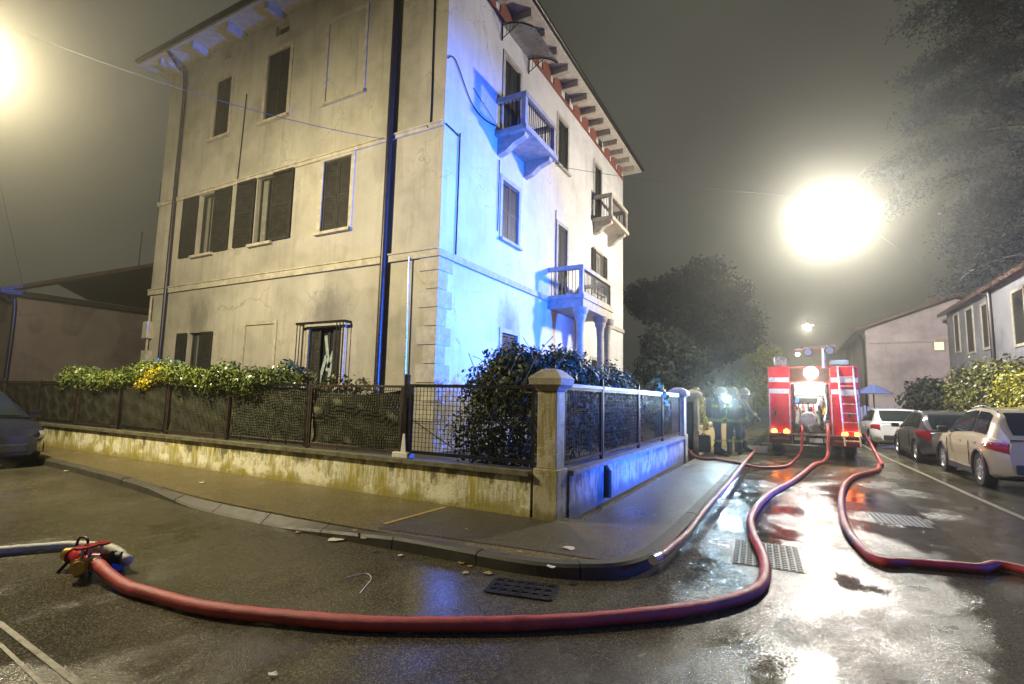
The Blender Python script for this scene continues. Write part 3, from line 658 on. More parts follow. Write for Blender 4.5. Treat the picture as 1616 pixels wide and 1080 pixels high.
# ------------------------------------------------------------------ plants in the garden
lf_dark = LEAF('leaf_dark', (.012, .018, .007), (.055, .072, .026), .5, .2); lf_mid = LEAF('leaf_mid', (.04, .07, .012), (.22, .27, .055), .28)
lf_yel = LEAF('leaf_yellow', (.30, .24, .01), (.62, .52, .03)); lf_olive = LEAF('leaf_olive', (.03, .035, .01), (.17, .17, .045)); lf_gold = LEAF('leaf_gold', (.14, .15, .012), (.5, .45, .04))
lf_grey = LEAF('leaf_grey', (.008, .009, .006), (.034, .038, .024), .6, .12); m_bark = M('bark', (.05, .04, .028), .8, var=.4, bump=.8, bscale=30)
def plant(name, label, cat, blobs, n, size, mat, group=None, stems=(), shell=.45, part='leaves', aspect=.5):
    b0 = blobs[0]; p = thing(name, label, cat, (0, 0, 0), 0, group)
    pts, nr = blob_points(blobs, n, shell); leaf_mesh(part, pts, nr, size, mat, p, None, aspect)
    if stems:
        mb = MB()
        for st in stems: mb.tube(spline(st, 4), [max(.004, st_r) for st_r in np.linspace(stems_r, stems_r * .35, len(spline(st, 4)))], 6)
        mb.build('stem', m_bark, p)
    return p
stems_r = .02
# flowering hedge that spills over the screened fence
hb = []
for xx in np.arange(-15.6, -8.0, .42): hb.append((xx, 5.98 + rnd.uniform(-.1, .08), 1.72 + rnd.uniform(-.05, .14) + (.1 if -13 < xx < -10 else 0), .38, .30, .24 + rnd.uniform(-.04, .08)))
stems_r = .015
hed = plant('ivy_hedge', 'glossy green hedge with yellow blossom spilling over the screened fence', 'hedge', hb, 19000, .036, lf_mid, stems=[[(xx, 6.0, .32), (xx + .1, 6.02, 1.0), (xx + .05, 5.98, 1.7)] for xx in np.arange(-15.4, -8, .8)])
yb = [(-11.6, 5.86, 1.86, .5, .2, .2), (-12.0, 5.8, 1.66, .3, .14, .13), (-11.0, 5.85, 1.8, .3, .16, .14), (-10.3, 5.84, 1.82, .2, .1, .1)]
pts, nr = blob_points(yb, 2200, .3); leaf_mesh('blossom', pts, nr, .028, lf_yel, hed)
# small rosy shrub, bare twigs and low plants beyond the fence
plant('young_shrub', 'thin young shrub with drooping leaves before the blind window', 'shrub', [(-9.05, 7.2, 1.95, .32, .3, .16), (-9.3, 7.2, 2.1, .2, .2, .12), (-8.75, 7.2, 1.85, .25, .2, .14)], 260, .07, lf_olive,
      stems=[[(-9.2, 7.2, .32), (-9.15, 7.2, 1.3), (-8.95, 7.2, 2.0)], [(-9.15, 7.2, 1.4), (-9.35, 7.2, 1.8), (-9.45, 7.2, 2.15)], [(-9.1, 7.2, 1.5), (-8.8, 7.2, 1.8)]])
plant('low_shrub', 'low ragged shrub below the burnt grille window', 'shrub', [(-7.3, 6.7, 1.55, .6, .3, .35), (-6.7, 6.7, 1.5, .5, .3, .3), (-7.9, 6.8, 1.4, .4, .3, .3)], 900, .05, lf_olive, stems=[[(-7.2, 6.7, .32), (-7.1, 6.7, 1.4)], [(-6.8, 6.7, .32), (-6.7, 6.7, 1.3)]])
# the big laurel by the corner
lb_ = [(-3.75, 6.65, 1.05, .75, .5, .75), (-3.35, 6.75, 1.75, .62, .5, .45), (-4.0, 6.9, 1.7, .5, .45, .42), (-3.0, 6.9, 1.3, .38, .6, .75), (-3.0, 8.0, 1.45, .35, .9, .62), (-3.15, 7.4, 2.0, .45, .6, .34), (-3.6, 6.8, 2.05, .5, .4, .3)]
plant('laurel_bush', 'big dark laurel bush pressed against the corner fence panels', 'bush', lb_, 20000, .04, lf_dark, shell=.5, stems=[[(-3.6 + d, 6.7, .32), (-3.6 + d * 2, 6.7, 1.2), (-3.6 + d * 3, 6.75, 1.9)] for d in (-.2, -.1, 0, .1, .2)])
mb = MB()
tw = thing('bare_twigs', 'tangle of pale bare twigs growing through the laurel bush', 'twigs')
for i in range(46):
    a = Vector((rnd.uniform(-4.0, -2.75), rnd.uniform(6.15, 6.6), rnd.uniform(.9, 1.9))); d = Vector((rnd.uniform(-.5, .5), rnd.uniform(-.2, .1), rnd.uniform(.1, .6)))
    mb.tube(spline([a, a + d * .5 + Vector((0, 0, .08)), a + d], 3), .005, 5)
mb.build('twig', M('pale_twig', (.2, .18, .1), .7, var=.3), tw)
hb = [(-3.1 + rnd.uniform(-.1, .1), yy, 1.35 + rnd.uniform(-.1, .2), .42, .7, .75) for yy in np.arange(8.6, 11.2, .6)]
plant('lane_hedge', 'dark clipped hedge behind the wire panels of the grey wall', 'hedge', hb, 12000, .042, lf_dark, shell=.5, stems=[[(-3.1, yy, .32), (-3.1, yy, 1.3)] for yy in np.arange(8.6, 11.2, .8)])
plant('climber', 'leafy yellowish climber on the wire fence before the letter box pillar', 'plant', [(-2.72, 12.1, 1.6, .22, .5, .35), (-2.75, 12.4, 1.2, .2, .5, .5), (-2.7, 11.8, 1.8, .18, .3, .25)], 1100, .07, lf_olive, stems=[[(-2.8, 12.2, .32), (-2.75, 12.2, 1.4)], [(-2.8, 12.4, .32), (-2.75, 12.5, 1.3)]])
plant('variegated_bush', 'small yellow leaved bush standing before the porch columns', 'bush', [(-3.3, 10.9, 1.75, .3, .4, .25), (-3.5, 11.5, 1.2, .3, .4, .4)], 500, .06, lf_gold, stems=[[(-3.4, 11.2, .32), (-3.4, 11.2, 1.2)]])
plant('ivy_patch', 'bright ivy hanging over the yellow wall', 'ivy', [(-2.6, 17.2, 1.35, .22, .6, .55), (-2.6, 17.8, 1.0, .22, .5, .45), (-2.6, 16.8, 1.7, .2, .25, .25)], 1100, .08, lf_gold, stems=[[(-2.85, 17.2, .32), (-2.65, 17.2, 1.3)], [(-2.85, 17.8, .32), (-2.65, 17.8, 1.0)]])
# trees behind the house and down the lane
def tree(label, base, h, blobs, n, size, mat, group=None, tr=.22, name='garden_tree'):
    p = thing(name, label, 'tree', base, 0, group); rel = [(b[0] - base[0], b[1] - base[1], b[2] - base[2], *b[3:]) for b in blobs]
    mb = MB(); top = Vector((rel[0][0], rel[0][1], rel[0][2]))
    mb.tube(spline([(0, 0, -.1), (.1, .05, h * .25), (top.x * .5, top.y * .5, h * .5), top], 5), list(np.linspace(tr, tr * .35, 16)), 10)
    for r in rel[1:]: mb.tube(spline([(top.x * .3, top.y * .3, h * .35), (r[0] * .6, r[1] * .6, r[2] * .75), (r[0], r[1], r[2])], 4), list(np.linspace(tr * .5, tr * .15, 9)), 7)
    mb.build('trunk', m_bark, p); pts, nr = blob_points(rel, n, .45); leaf_mesh('crown', pts, nr, size, mat, p); return p
big = []
bc = PL(1095, 520, 1, 36)
for i in range(26):
    a = rnd.uniform(0, 2 * pi); r = rnd.uniform(.2, 1) ** .6; zz = rnd.uniform(-1, 1)
    big.append((bc.x + math.cos(a) * r * 4.0 * math.sqrt(1 - zz * zz * .6), bc.y + math.sin(a) * r * 3.2, bc.z + .2 + zz * 3.6, 1.5, 1.5, 1.25))
tree('huge round dark evergreen tree behind the house', (bc.x, bc.y, 0), 9, big, 34000, .15, LEAF('leaf_black', (.003, .004, .002), (.016, .020, .010), .7, .1), tr=.4)
t2 = PL(1062, 575, 1, 26); bl = [(t2.x + rnd.uniform(-1.1, 1.1), t2.y + rnd.uniform(-.8, .8), t2.z + rnd.uniform(-1.5, 1.3), .85, .8, .75) for _ in range(14)]
tree('smaller grey leaved tree standing before the huge evergreen', (t2.x, t2.y, 0), 4, bl, 9000, .12, lf_grey, tr=.16)
t3 = PL(1190, 590, 1, 46); bl = [(t3.x + rnd.uniform(-1.8, 1.3), t3.y + rnd.uniform(-1, 1), t3.z + rnd.uniform(-2.2, 2), 1.1, 1, .9) for _ in range(12)]
tree('yellowish street tree seen past the side of the fire engine', (t3.x, t3.y, 0), 5, bl, 6000, .16, lf_gold, tr=.18)

# ------------------------------------------------------------------ low house beyond the apartment building's far end
lh = thing('low_house', 'low pinkish house with dark pitched roof beyond the screened fence', 'house')
m_lh = plaster_mat('low_house_plaster', (.34, .28, .25), streak=.4)
hx, hy = -29.5, 8.93
MB().box(hx - 10, hx, hy, hy + 10, 0, 5.72).build('wall', m_lh, lh)
ro = MB().prism([(hy - .7, 5.48), (hy - .7, 5.64), (hy + 5, 8.1), (hy + 10.7, 5.64), (hy + 10.7, 5.48), (hy + 5, 7.92)], hx - 10.5, hx + .7, 'X').build('roof', m_tile, lh)
MB().box(hx + .1, hx + .75, hy - .75, hy + 10.7, 5.42, 5.6).build('eaves_board', m_shut, lh)
MB().tube(spline([(hx + .35, hy - .6, 5.45), (hx + .14, hy - .3, 5.2), (hx + .11, hy - .05, 4.9), (hx + .11, hy - .05, .1)], 4), .08, 10).build('downpipe', m_pipe, lh, smooth=True)
MB().tube([(hx - 1, hy + 5, 8.0), (hx - 1, hy + 5, 10)], .025, 6).build('aerial', m_iron, ro)
fh = thing('shed', 'small dark shed between the low house and the apartment building', 'shed')
MB().box(-22.5, -19.6, 15, 19, 0, 4.6).build('wall', m_lh, fh); MB().prism([(-22.9, 4.6), (-21.0, 5.7), (-19.2, 4.6), (-19.2, 4.75), (-21, 5.87), (-22.9, 4.75)], 14.6, 19.4).build('roof', m_tile, fh)

# ------------------------------------------------------------------ houses across the lane
def simple_win(parent, mp, u0, u1, z0, z1, lit=None):
    w = bpy.data.objects.new('window', None); COL.objects.link(w); w.parent = parent
    mb = MB()
    for a, b, c, d in ((u0 - .1, u0, z0 - .1, z1 + .1), (u1, u1 + .1, z0 - .1, z1 + .1), (u0 + .001, u1 - .001, z1, z1 + .1), (u0 + .001, u1 - .001, z0 - .1, z0)): ubox(mb, mp, a, b, c, d, -.04, .02)
    mb.build('frame', m_conc, w); ubox(MB(), mp, u0, u1, z0, z1, -.012, .01).build('pane', lit or m_shut, w)
ha = thing('gabled_house', 'pinkish gabled house with one lit window beyond the parked cars', 'house')
m_ha = plaster_mat('pink_plaster', (.52, .43, .44), streak=.3); mpa = lambda u, z, d: (u, 34 + d, z)
MB().prism([(3.75, 0), (11.5, 0), (11.5, 5.8), (7.7, 7.2), (3.75, 5.75)], 34, 46).build('wall', m_ha, ha)
MB().prism([(3.2, 5.62), (7.7, 7.28), (12, 5.7), (12, 5.86), (7.7, 7.46), (3.2, 5.8)], 33.5, 46.5).build('roof', m_tile, ha)
MB().box(7.4, 8.0, 38, 38.6, 6.8, 8.1).build('chimney', m_tile, ha)
MB().box(3.76, 11.4, 33.95, 33.998, 4.95, 5.05).build('string_course', m_conc, ha)
simple_win(ha, mpa, 6.72, 7.1, 4.55, 5.05, EM('lit_window', (1, .5, .16), 1.6))
MB().tube(spline([(3.5, 33.8, 5.6), (3.6, 33.9, 5.3), (3.65, 33.9, 5), (3.65, 33.9, .1)], 4), .06, 8).build('downpipe', m_pipe, ha, smooth=True)
hb_ = thing('white_house', 'pale house with tall dark shutters behind the golden hedge', 'house')
m_hb = plaster_mat('grey_white_plaster', (.25, .25, .27), streak=.35); mpb = lambda u, z, d: (7.0 + d, u, z)
MB().box(7.0, 16, 20, 32.6, 0, 6.22).build('wall', m_hb, hb_)
MB().prism([(6.7, 6.1), (11.5, 8.0), (16.3, 6.1), (16.3, 6.26), (11.5, 8.2), (6.7, 6.26)], 19.6, 33).build('roof', m_tile, hb_)
for a, b, c, d in ((30.6, 31.3, 4.2, 5.9), (28.5, 29.4, 4.0, 5.85), (26.6, 27.3, 4.0, 5.7), (23.0, 24.0, 3.8, 5.6), (28.5, 29.4, 1.0, 2.7), (24, 25, 1, 2.7)): simple_win(hb_, mpb, a, b, c, d)
MB().tube(spline([(6.75, 26.3, 6.15), (6.85, 26.2, 6.0), (6.92, 26.1, 5.8), (6.92, 26.1, .1)], 4), .07, 8).build('downpipe', m_pipe, hb_, smooth=True)
# hedges and shrubs behind the parked cars
hb = [(6.0 + rnd.uniform(-.2, .2), yy, 1.6 + rnd.uniform(-.1, .3), .8, .9, 1.35) for yy in np.arange(19.5, 25.5, .8)]
plant('tall_hedge', 'tall rounded dark green hedge below the pale house', 'hedge', hb, 20000, .07, lf_olive, shell=.55, stems=[[(6.0, yy, 0), (6.0, yy, 1.8)] for yy in np.arange(19.5, 25, 1)])
hb = [(5.75 + rnd.uniform(-.1, .2), yy, 1.75 + rnd.uniform(-.2, .3), .6, .7, .8) for yy in np.arange(15.5, 20.6, .7)]
plant('golden_hedge', 'golden green hedge behind the cream car', 'hedge', hb, 16000, .06, lf_gold, shell=.5, stems=[[(5.8, yy, 0), (5.8, yy, 1.8)] for yy in np.arange(15.5, 20.5, 1)])
plant('dark_shrub', 'dark leafless looking shrub behind the grey car', 'shrub', [(4.9, 27.2, 1.7, .8, .8, .9), (5.4, 26.6, 1.6, .7, .7, 1.0), (5.2, 27.5, 2.2, .6, .6, .6)], 3500, .1, lf_grey, stems=[[(5.1, 27, 0), (5.1, 27, 1.8)]])
gwr = thing('garden_wall', 'low dark wall behind the row of parked cars', 'wall'); MB().box(5.2, 5.4, 13, 33, -.05, .95).build('wall_body', m_gwr, gwr); MB().box(5.16, 5.44, 13, 33, .952, 1.02).build('coping', m_conc, gwr)
# cedar overhanging from the right
cd = thing('cedar_tree', 'tall cedar coloured as if lit blue, with drooping branches over the pale house', 'tree', (6.5, 18.6, 0))
mb = MB(); mb.tube(spline([(0, 0, -.1), (.1, .1, 5), (0, 0, 10), (.1, 0, 15.5)], 6), list(np.linspace(.34, .05, 19)), 10); PT, NR = [], []
for i in range(78):
    zz = 5.5 + 10.0 * (i / 78); L = (4.9 - (zz - 5.5) * .20) * rnd.uniform(.6, 1.0); a = i * 2.4 + rnd.uniform(-.3, .3); dx, dy = math.cos(a), math.sin(a)
    if dx < 0: L = min(L, (1.9 if zz < 8.2 else 3.6) / max(.3, -dx))
    br = spline([(0, 0, zz), (dx * L * .4, dy * L * .4, zz + .3), (dx * L * .8, dy * L * .8, zz + .1), (dx * L, dy * L, zz - .35)], 5)
    mb.tube(br, list(np.linspace(.05, .012, len(br))), 5)
    for q in br[4:]:
        for _ in range(100):
            PT.append((q.x + rnd.gauss(0, .30), q.y + rnd.gauss(0, .30), q.z + rnd.gauss(-.08, .13))); NR.append((0, 0, 1))
mb.build('trunk', m_bark, cd); leaf_mesh('needles', PT, NR, .065, LEAF('needle', (.004, .007, .008), (.020, .028, .034), .8, .05), cd, None, .28)  # blue beacon light tinted into the needle colour
# closed garden parasol and pale fence far down the lane
um = PL(1378, 610, 1, 29); pa = thing('garden_parasol', 'blue looking garden parasol standing past the fire engine', 'parasol', (um.x, um.y, 0))
MB().lathe([(.75, 2.12), (.74, 2.16), (.4, 2.36), (.05, 2.56), (.03, 2.62)], 8).build('canopy', M('blue_canvas', (.12, .16, .42), .7), pa); MB().tube([(0, 0, 0), (0, 0, 2.3)], .03, 8).build('pole', m_iron, pa)
fe = thing('picket_fence', 'bluish picket fence below the garden parasol', 'fence', (um.x - 1.2, 28.2, 0))
for i in range(18): MB().box(i * .14, i * .14 + .1, 0, .025, .05, 1.5 + .06 * (i % 2)).build('picket', M('blue_fence', (.2, .22, .42), .6), fe)
MB().box(-.05, 2.55, .027, .06, 1.1, 1.18).build('rail', MATS['blue_fence'], fe)

# ------------------------------------------------------------------ suspended street lamps and their wires
def GLOW(name, col, strength, base=None):
    """clear glass that glows: lets its own bulb's light through"""
    if name in MATS: return MATS[name]
    mt = bpy.data.materials.new(name); mt.use_nodes = True; nt = mt.node_tree; nt.nodes.remove(nt.nodes['Principled BSDF'])
    e = N(nt, 'ShaderNodeEmission'); e.inputs[0].default_value = (*col, 1); e.inputs[1].default_value = strength
    t = N(nt, 'ShaderNodeBsdfTransparent'); a = N(nt, 'ShaderNodeAddShader'); nt.links.new(e.outputs[0], a.inputs[0]); nt.links.new(t.outputs[0], a.inputs[1])
    nt.links.new(a.outputs[0], nt.nodes['Material Output'].inputs['Surface']); mt.cycles.emission_sampling = 'NONE'; MATS[name] = mt; return mt
def bulb(kind, parent, loc, power, col, r, aim=None, size=2.6, blend=.6):
    # the light a lit lens gives off, just outside its glass
    L_ = bpy.data.lights.new('bulb', kind); L_.energy = power * pi; L_.color = col; L_.shadow_soft_size = r
    if kind == 'SPOT': L_.spot_size = size; L_.spot_blend = blend
    o = bpy.data.objects.new('bulb', L_); COL.objects.link(o); o.parent = parent; o.location = loc
    if aim: o.rotation_euler = Vector(aim).to_track_quat('-Z', 'Y').to_euler()
    return o
def street_lamp(label, p, power, col, r=.17, group='suspended street lamps'):
    l = thing('street_lamp', label, 'lamp', p, 0, group)
    MB().lathe([(.05, .50), (.09, .48), (.10, .38), (.20, .36), (.44, .25), (.45, .22), (.43, .22), (.20, .335), (.02, .32)], 24).build('hood', M('lamp_enamel', (.5, .5, .48), .35, .2), l, smooth=True)
    MB().tube([(0, 0, .48), (0, 0, .74)], .02, 6).build('hanger', m_iron, l)
    MB().lathe([(.01, -r), (r * .5, -r * .87), (r * .87, -r * .5), (r, 0), (r * .87, r * .5), (r * .5, r * .87), (.01, r)], 16).build('lens', GLOW('lamp_glow_%d' % power, col, 4), l, smooth=True)
    bulb('POINT', l, (0, 0, 0), power, col, r * 1.04)
    return l
PM = G(1310, 347, 8.0); PLF = G(-68, 88, 6.4); PFR = G(1275, 518, 8.0)
street_lamp('bright street lamp hanging on a wire over the lane', PM, LAMP_MAIN, (1, .96, .86), .42)
street_lamp('street lamp hanging over the side street before the plastered house', PLF, LAMP_LEFT, (1, .87, .58), .20)
street_lamp('far small street lamp hanging above the fire engine', PFR, LAMP_FAR, (1, .97, .85), .22)
def wire(label, a, b, sagv, r=.007):
    a, b = Vector(a), Vector(b); pts = [a.lerp(b, t) - Vector((0, 0, sagv * 4 * t * (1 - t))) for t in np.linspace(0, 1, 13)]
    return tag(MB().tube(pts, r, 5).build('span_wire', M('wire_steel', (.09, .09, .10), .5, .3, var=.1, bump=0), smooth=True), label, 'wire', 'lamp span wires')
topm = PM + Vector((0, 0, .74)); topl = PLF + Vector((0, 0, .74)); topf = PFR + Vector((0, 0, .74))
wire('lamp wire from the lane side of the plastered house to the bright lamp', (XF, 15.3, 9.45), topm, .12)
wire('lamp wire from the bright lamp to the cedar side of the lane', topm, (7.4, 15.9, 12.5), .1)
wire('lamp wire from the bright lamp down to the gabled house', topm, (9.5, 33.9, 6.2), .15)
wire('lamp wire across the street front of the plastered house to its fat rain pipe', topl, (-8.5, YF - .1, 7.75), .25)
wire('lamp wire from the street lamp to the low house', topl, (-29.5, 9.2, 5.6), .1)
wire('lamp wire holding the far lamp over the lane', topf, (9.0, 46, 5.9), .1)

# ------------------------------------------------------------------ fire hoses
def hose_mat(name, col):
    """woven jacket: diagonal weave relief, scuffs and grime"""
    mt, nt, b = nodes_of(name); f = noise(nt, 5, 6, .75); w = noise(nt, 210, 2, .6); d = noise(nt, 1.6, 4, .6)
    c = ramp(nt, f, [(.3, tuple(x * .5 for x in col)), (.62, col)])
    c = mixc(nt, mth(nt, 'MULTIPLY', w, .4), c, tuple(x * .45 for x in col))
    c = mixc(nt, ramp(nt, d, [(.55, (0, 0, 0)), (.72, (.7, .7, .7))]), c, (col[0] * .3, col[1] * .4 + .01, col[2] * .4 + .01))
    nt.links.new(c, b.inputs['Base Color']); mr = N(nt, 'ShaderNodeMapRange'); mr.inputs[1].default_value = .3; mr.inputs[2].default_value = .7; mr.inputs[3].default_value = .28; mr.inputs[4].default_value = .6
    nt.links.new(f, mr.inputs[0]); nt.links.new(mr.outputs[0], b.inputs['Roughness']); bumpn(nt, b, mth(nt, 'ADD', w, mth(nt, 'MULTIPLY', noise(nt, 30, 3), .8)), .7, .005); MATS[name] = mt; return mt
m_hose = hose_mat('red_hose_rubber', (.62, .085, .08)); m_hose2 = hose_mat('deep_red_hose', (.46, .028, .028)); m_hosew = hose_mat('white_hose_canvas', (.62, .60, .52))
HR = .048
D0 = G(128, 903, 0); DPH = math.atan2(*(lambda q: (q.y, q.x))(G(190, 921) - D0))
def DIV(a, r, z): return Vector((D0.x + math.cos(DPH + a) * r, D0.y + math.sin(DPH + a) * r, z))
def hose(label, pix, r, mat, group='fire hoses', extra=(), pre=()):
    pts = list(pre)
    for q in pix:
        z = q[2] if len(q) > 2 else r
        pts.append(G(q[0], q[1], z))
    pts += list(extra)
    sp_ = spline(pts, 14); k = len(sp_)
    for i in range(3, k - 3): sp_[i] = sp_[i] + Vector((math.sin(i * .21) * .006, math.cos(i * .17) * .006, 0))
    rr = [r * (1 + .025 * math.sin(i * .9) + .03 * math.sin(i * .23 + 1) + rnd.uniform(-.012, .012)) for i in range(k)]
    return tag(MB().tube(sp_, rr, 16).build('fire_hose', mat, smooth=True), label, 'hose', group)
EX, EY = .56, 17.4   # rear centre of the fire engine
hose('long red hose sweeping from the engine pump round to the hose divider',
     [(1255, 757), (1212, 783), (1187, 812), (1187, 838), (1199, 868), (1209, 895), (1203, 920), (1175, 941), (1110, 958), (1020, 970), (900, 980), (760, 986), (620, 985), (500, 979), (400, 970), (310, 956), (240, 939), (200, 926)],
     HR, m_hose, extra=[DIV(-.12, .42, .095), DIV(-.12, .28, .11)], pre=[Vector((EX + .34, EY - .02, 1.0)), Vector((EX + .34, EY - .35, .85)), Vector((EX + .30, EY - .7, .25)), Vector((EX + .15, EY - 1.3, HR)), Vector((EX - .1, EY - 2.3, HR))])
hose('kinked red hose running from the engine flank across the lane and away', [(1388, 734), (1384, 743), (1350, 752), (1333, 768), (1327, 795), (1336, 832), (1360, 866), (1392, 886), (1440, 889), (1540, 897), (1640, 906)], HR, m_hose2,
     pre=[Vector((EX + 1.25, EY + .4, .75)), Vector((EX + 1.38, EY + .1, .45)), Vector((EX + 1.5, EY - .6, HR))], extra=[Vector((3.6, 4.6, HR)), Vector((6.5, 4.9, HR))])
hose('red hose drooping from the engine across the kerb to the gate pillars', [(1240, 736), (1200, 738), (1165, 731, .15), (1130, 725, .16), (1100, 722, .16)], .035, m_hose2,
     pre=[Vector((EX - .32, EY - .02, .95)), Vector((EX - .30, EY - .3, .8)), Vector((EX - .34, EY - .55, .25)), Vector((EX - .5, EY - .95, .04))], extra=[Vector((-2.9, 15.2, .36)), Vector((-4.5, 15.3, .36))])
kh = hose('dull red hose lying along the lane kerb past the gate pillars', [(1198, 703, KH + .04), (1186, 717, KH + .04), (1165, 744, KH + .04), (1140, 774, KH + .04), (1110, 809, KH + .04), (1083, 843, KH + .04), (1058, 866, KH + .04), (1040, 879, KH + .04)], .036, hose_mat('faded_red_hose', (.44, .13, .10)))
_a, _b = G(1040, 879, KH + .04), G(1030, 884, KH + .04); MB().tube([_a, _b], .045, 12).build('coupling', m_chrome, kh, smooth=True)
wh = hose('white canvas hose curling out of the hose divider', [(190, 886, .05), (191, 875, .045), (178, 866, .045), (150, 862, .045), (110, 861, .045), (60, 864, .045), (0, 870, .045), (-120, 882, .045)], .040, m_hosew, pre=[DIV(.62, .29, .11), DIV(.55, .36, .09)], extra=[G(-400, 900, .045)])
MB().tube([G(186, 893, .055), G(191, 884, .05)], .047, 12).build('collar', M('blue_collar', (.04, .16, .6), .4), wh, smooth=True)
# divider
dv = thing('hose_divider', 'red cast hose divider with brass couplings joining red and white hoses', 'divider', D0, DPH)
m_red = M('red_enamel', (.36, .015, .02), .28, .1, var=.25, bump=.2); m_brass = M('brass', (.55, .36, .10), .3, .9, var=.2)
MB().lathe([(.03, -.17), (.05, -.14), (.055, -.06), (.085, .0), (.08, .06), (.03, .11)], 16, (0, 0, .11), 'X').build('body', m_red, dv, smooth=True)
for a in (-.62, -.12, .62):
    d = Vector((math.cos(a), math.sin(a), 0)); s0 = Vector((.03, 0, .11)) if abs(a) > .2 else Vector((0, 0, .11))
    MB().tube([s0, s0 + d * .13, s0 + d * .2], [.05, .045, .042], 12).build('branch', m_red, dv, smooth=True)
    MB().tube([s0 + d * .2, s0 + d * .225, s0 + d * .226, s0 + d * .275], [.062, .062, .052, .052], 12).build('coupling', m_brass if a < .2 else m_black, dv, smooth=True)
    e2 = s0 + d * .12; MB().tube([e2 + Vector((0, 0, .03)), e2 + Vector((0, 0, .12))], .012, 8).build('valve_stem', m_chrome, dv)
    hw_ = MB().lathe([(.045, -.01), (.058, -.008), (.058, .008), (.045, .01)], 14, tuple(e2 + Vector((0, 0, .125)))); hw_.obox(tuple(e2 + Vector((0, 0, .125))), (.1, .012, .01), a); hw_.obox(tuple(e2 + Vector((0, 0, .125))), (.012, .1, .01), a); hw_.build('hand_wheel', m_red, dv)
MB().tube([(-.15, 0, .11), (-.19, 0, .11), (-.191, 0, .11), (-.24, 0, .11)], [.065, .065, .055, .055], 14).build('inlet_coupling', m_brass, dv, smooth=True)
MB().tube(spline([(-.12, 0, .17), (-.1, .01, .26), (.02, .01, .27), (.05, 0, .18)], 5), .011, 8).build('carry_handle', m_iron, dv, smooth=True)
for xx, yy in ((-.14, .10), (-.14, -.10), (.1, .02)): MB().tube([(xx, yy, 0), (xx * .75, yy * .45, .09)], .015, 6).build('foot', m_iron, dv)

# ------------------------------------------------------------------ covers and drains in the road
def grate(label, c, lx, ly, rz, nx, ny, hole):
    p = thing('storm_drain', label, 'drain', (c.x, c.y, 0), rz)
    MB().box(-lx / 2, lx / 2, -ly / 2, ly / 2, -.02, .0055).build('well', m_black, p)
    mb = MB(); sx, sy = lx / nx, ly / ny
    for i in range(nx + 1): mb.box(-lx / 2 + i * sx - sx * (1 - hole) / 2, -lx / 2 + i * sx + sx * (1 - hole) / 2, -ly / 2, ly / 2, .006, .013)
    for j in range(ny + 1): mb.box(-lx / 2, lx / 2, -ly / 2 + j * sy - sy * (1 - hole) / 2, -ly / 2 + j * sy + sy * (1 - hole) / 2, .0065, .0135)
    mb.build('bars', m_iron, p); return p
grate('iron storm drain grating in the gutter of the rounded kerb', G(824, 931), .52, .30, math.radians(12), 6, 3, .55)
m_cover = M('worn_cast_iron', (.040, .036, .028), .5, 0, var=.4)
def studded(label, c, lx, ly, rz):
    p = thing('manhole_cover', label, 'cover', (c.x, c.y, 0), rz); nx, ny = int(lx / .06), int(ly / .06)
    MB().box(-lx / 2, lx / 2, -ly / 2, ly / 2, -.02, .0055).build('plate', m_cover, p); mb = MB()
    for i in range(nx):
        for j in range(ny): mb.obox((-lx / 2 + (i + .5) * lx / nx, -ly / 2 + (j + .5) * ly / ny, .008), (.032, .032, .008), .6)
    mb.build('studs', m_cover, p, kind='stuff')
studded('studded iron cover half under the sweeping red hose', Vector((-.27, 6.08, 0)), .62, .95, math.radians(3))
studded('studded iron cover in the lane beside the kinked hose', G(1418, 821), .62, .75, math.radians(3))
# wet leaves and scraps
lm = M('wet_leaf', (.36, .27, .12), .4, var=.4); wm = M('paper_scrap', (.62, .58, .5), .5, var=.2)
for (px, py, z, s, mt_) in ((533, 852, .004, .13, wm), (470, 841, .004, .04, lm), (573, 850, KH, .04, lm), (632, 878, .004, .035, wm), (735, 905, .004, .04, lm), (742, 895, .004, .035, lm), (728, 890, .004, .04, lm), (770, 906, .004, .05, lm), (870, 896, KH, .05, wm), (897, 866, KH, .08, wm), (120, 745, .004, .06, wm), (104, 744, .004, .05, wm), (430, 1067, .004, .03, wm), (185, 928, .004, .04, wm), (320, 762, KH, .07, wm), (560, 838, KH, .035, lm), (420, 815, .004, .05, wm), (1085, 735, KH, .10, wm), (736, 836, KH, .03, lm), (820, 872, KH, .03, lm)):
    c = G(px, py, z); n = 7; vs = [(c.x, c.y, z + .012)] + [(c.x + math.cos(2 * pi * k / n) * s * rnd.uniform(.5, 1), c.y + math.sin(2 * pi * k / n) * s * rnd.uniform(.5, 1), z + .004 + rnd.uniform(0, .012)) for k in range(n)]
    o = MB().add(vs, [(0, k + 1, (k + 1) % n + 1) for k in range(n)]).build('fallen_leaf' if mt_ is lm else 'paper_scrap', mt_)
    tag(o, 'wet brown leaf lying by the kerb' if mt_ is lm else 'pale wet scrap of paper on the ground', 'leaf' if mt_ is lm else 'paper', 'wet leaves by the kerb' if mt_ is lm else 'paper scraps')
tag(MB().tube(spline([G(545, 912, .01), G(575, 905, .012), G(586, 912, .01), G(578, 924, .01), G(568, 936, .008)], 6), .0035, 6).build('cord_scrap', wm), 'short pale cord curled on the wet road', 'cord')

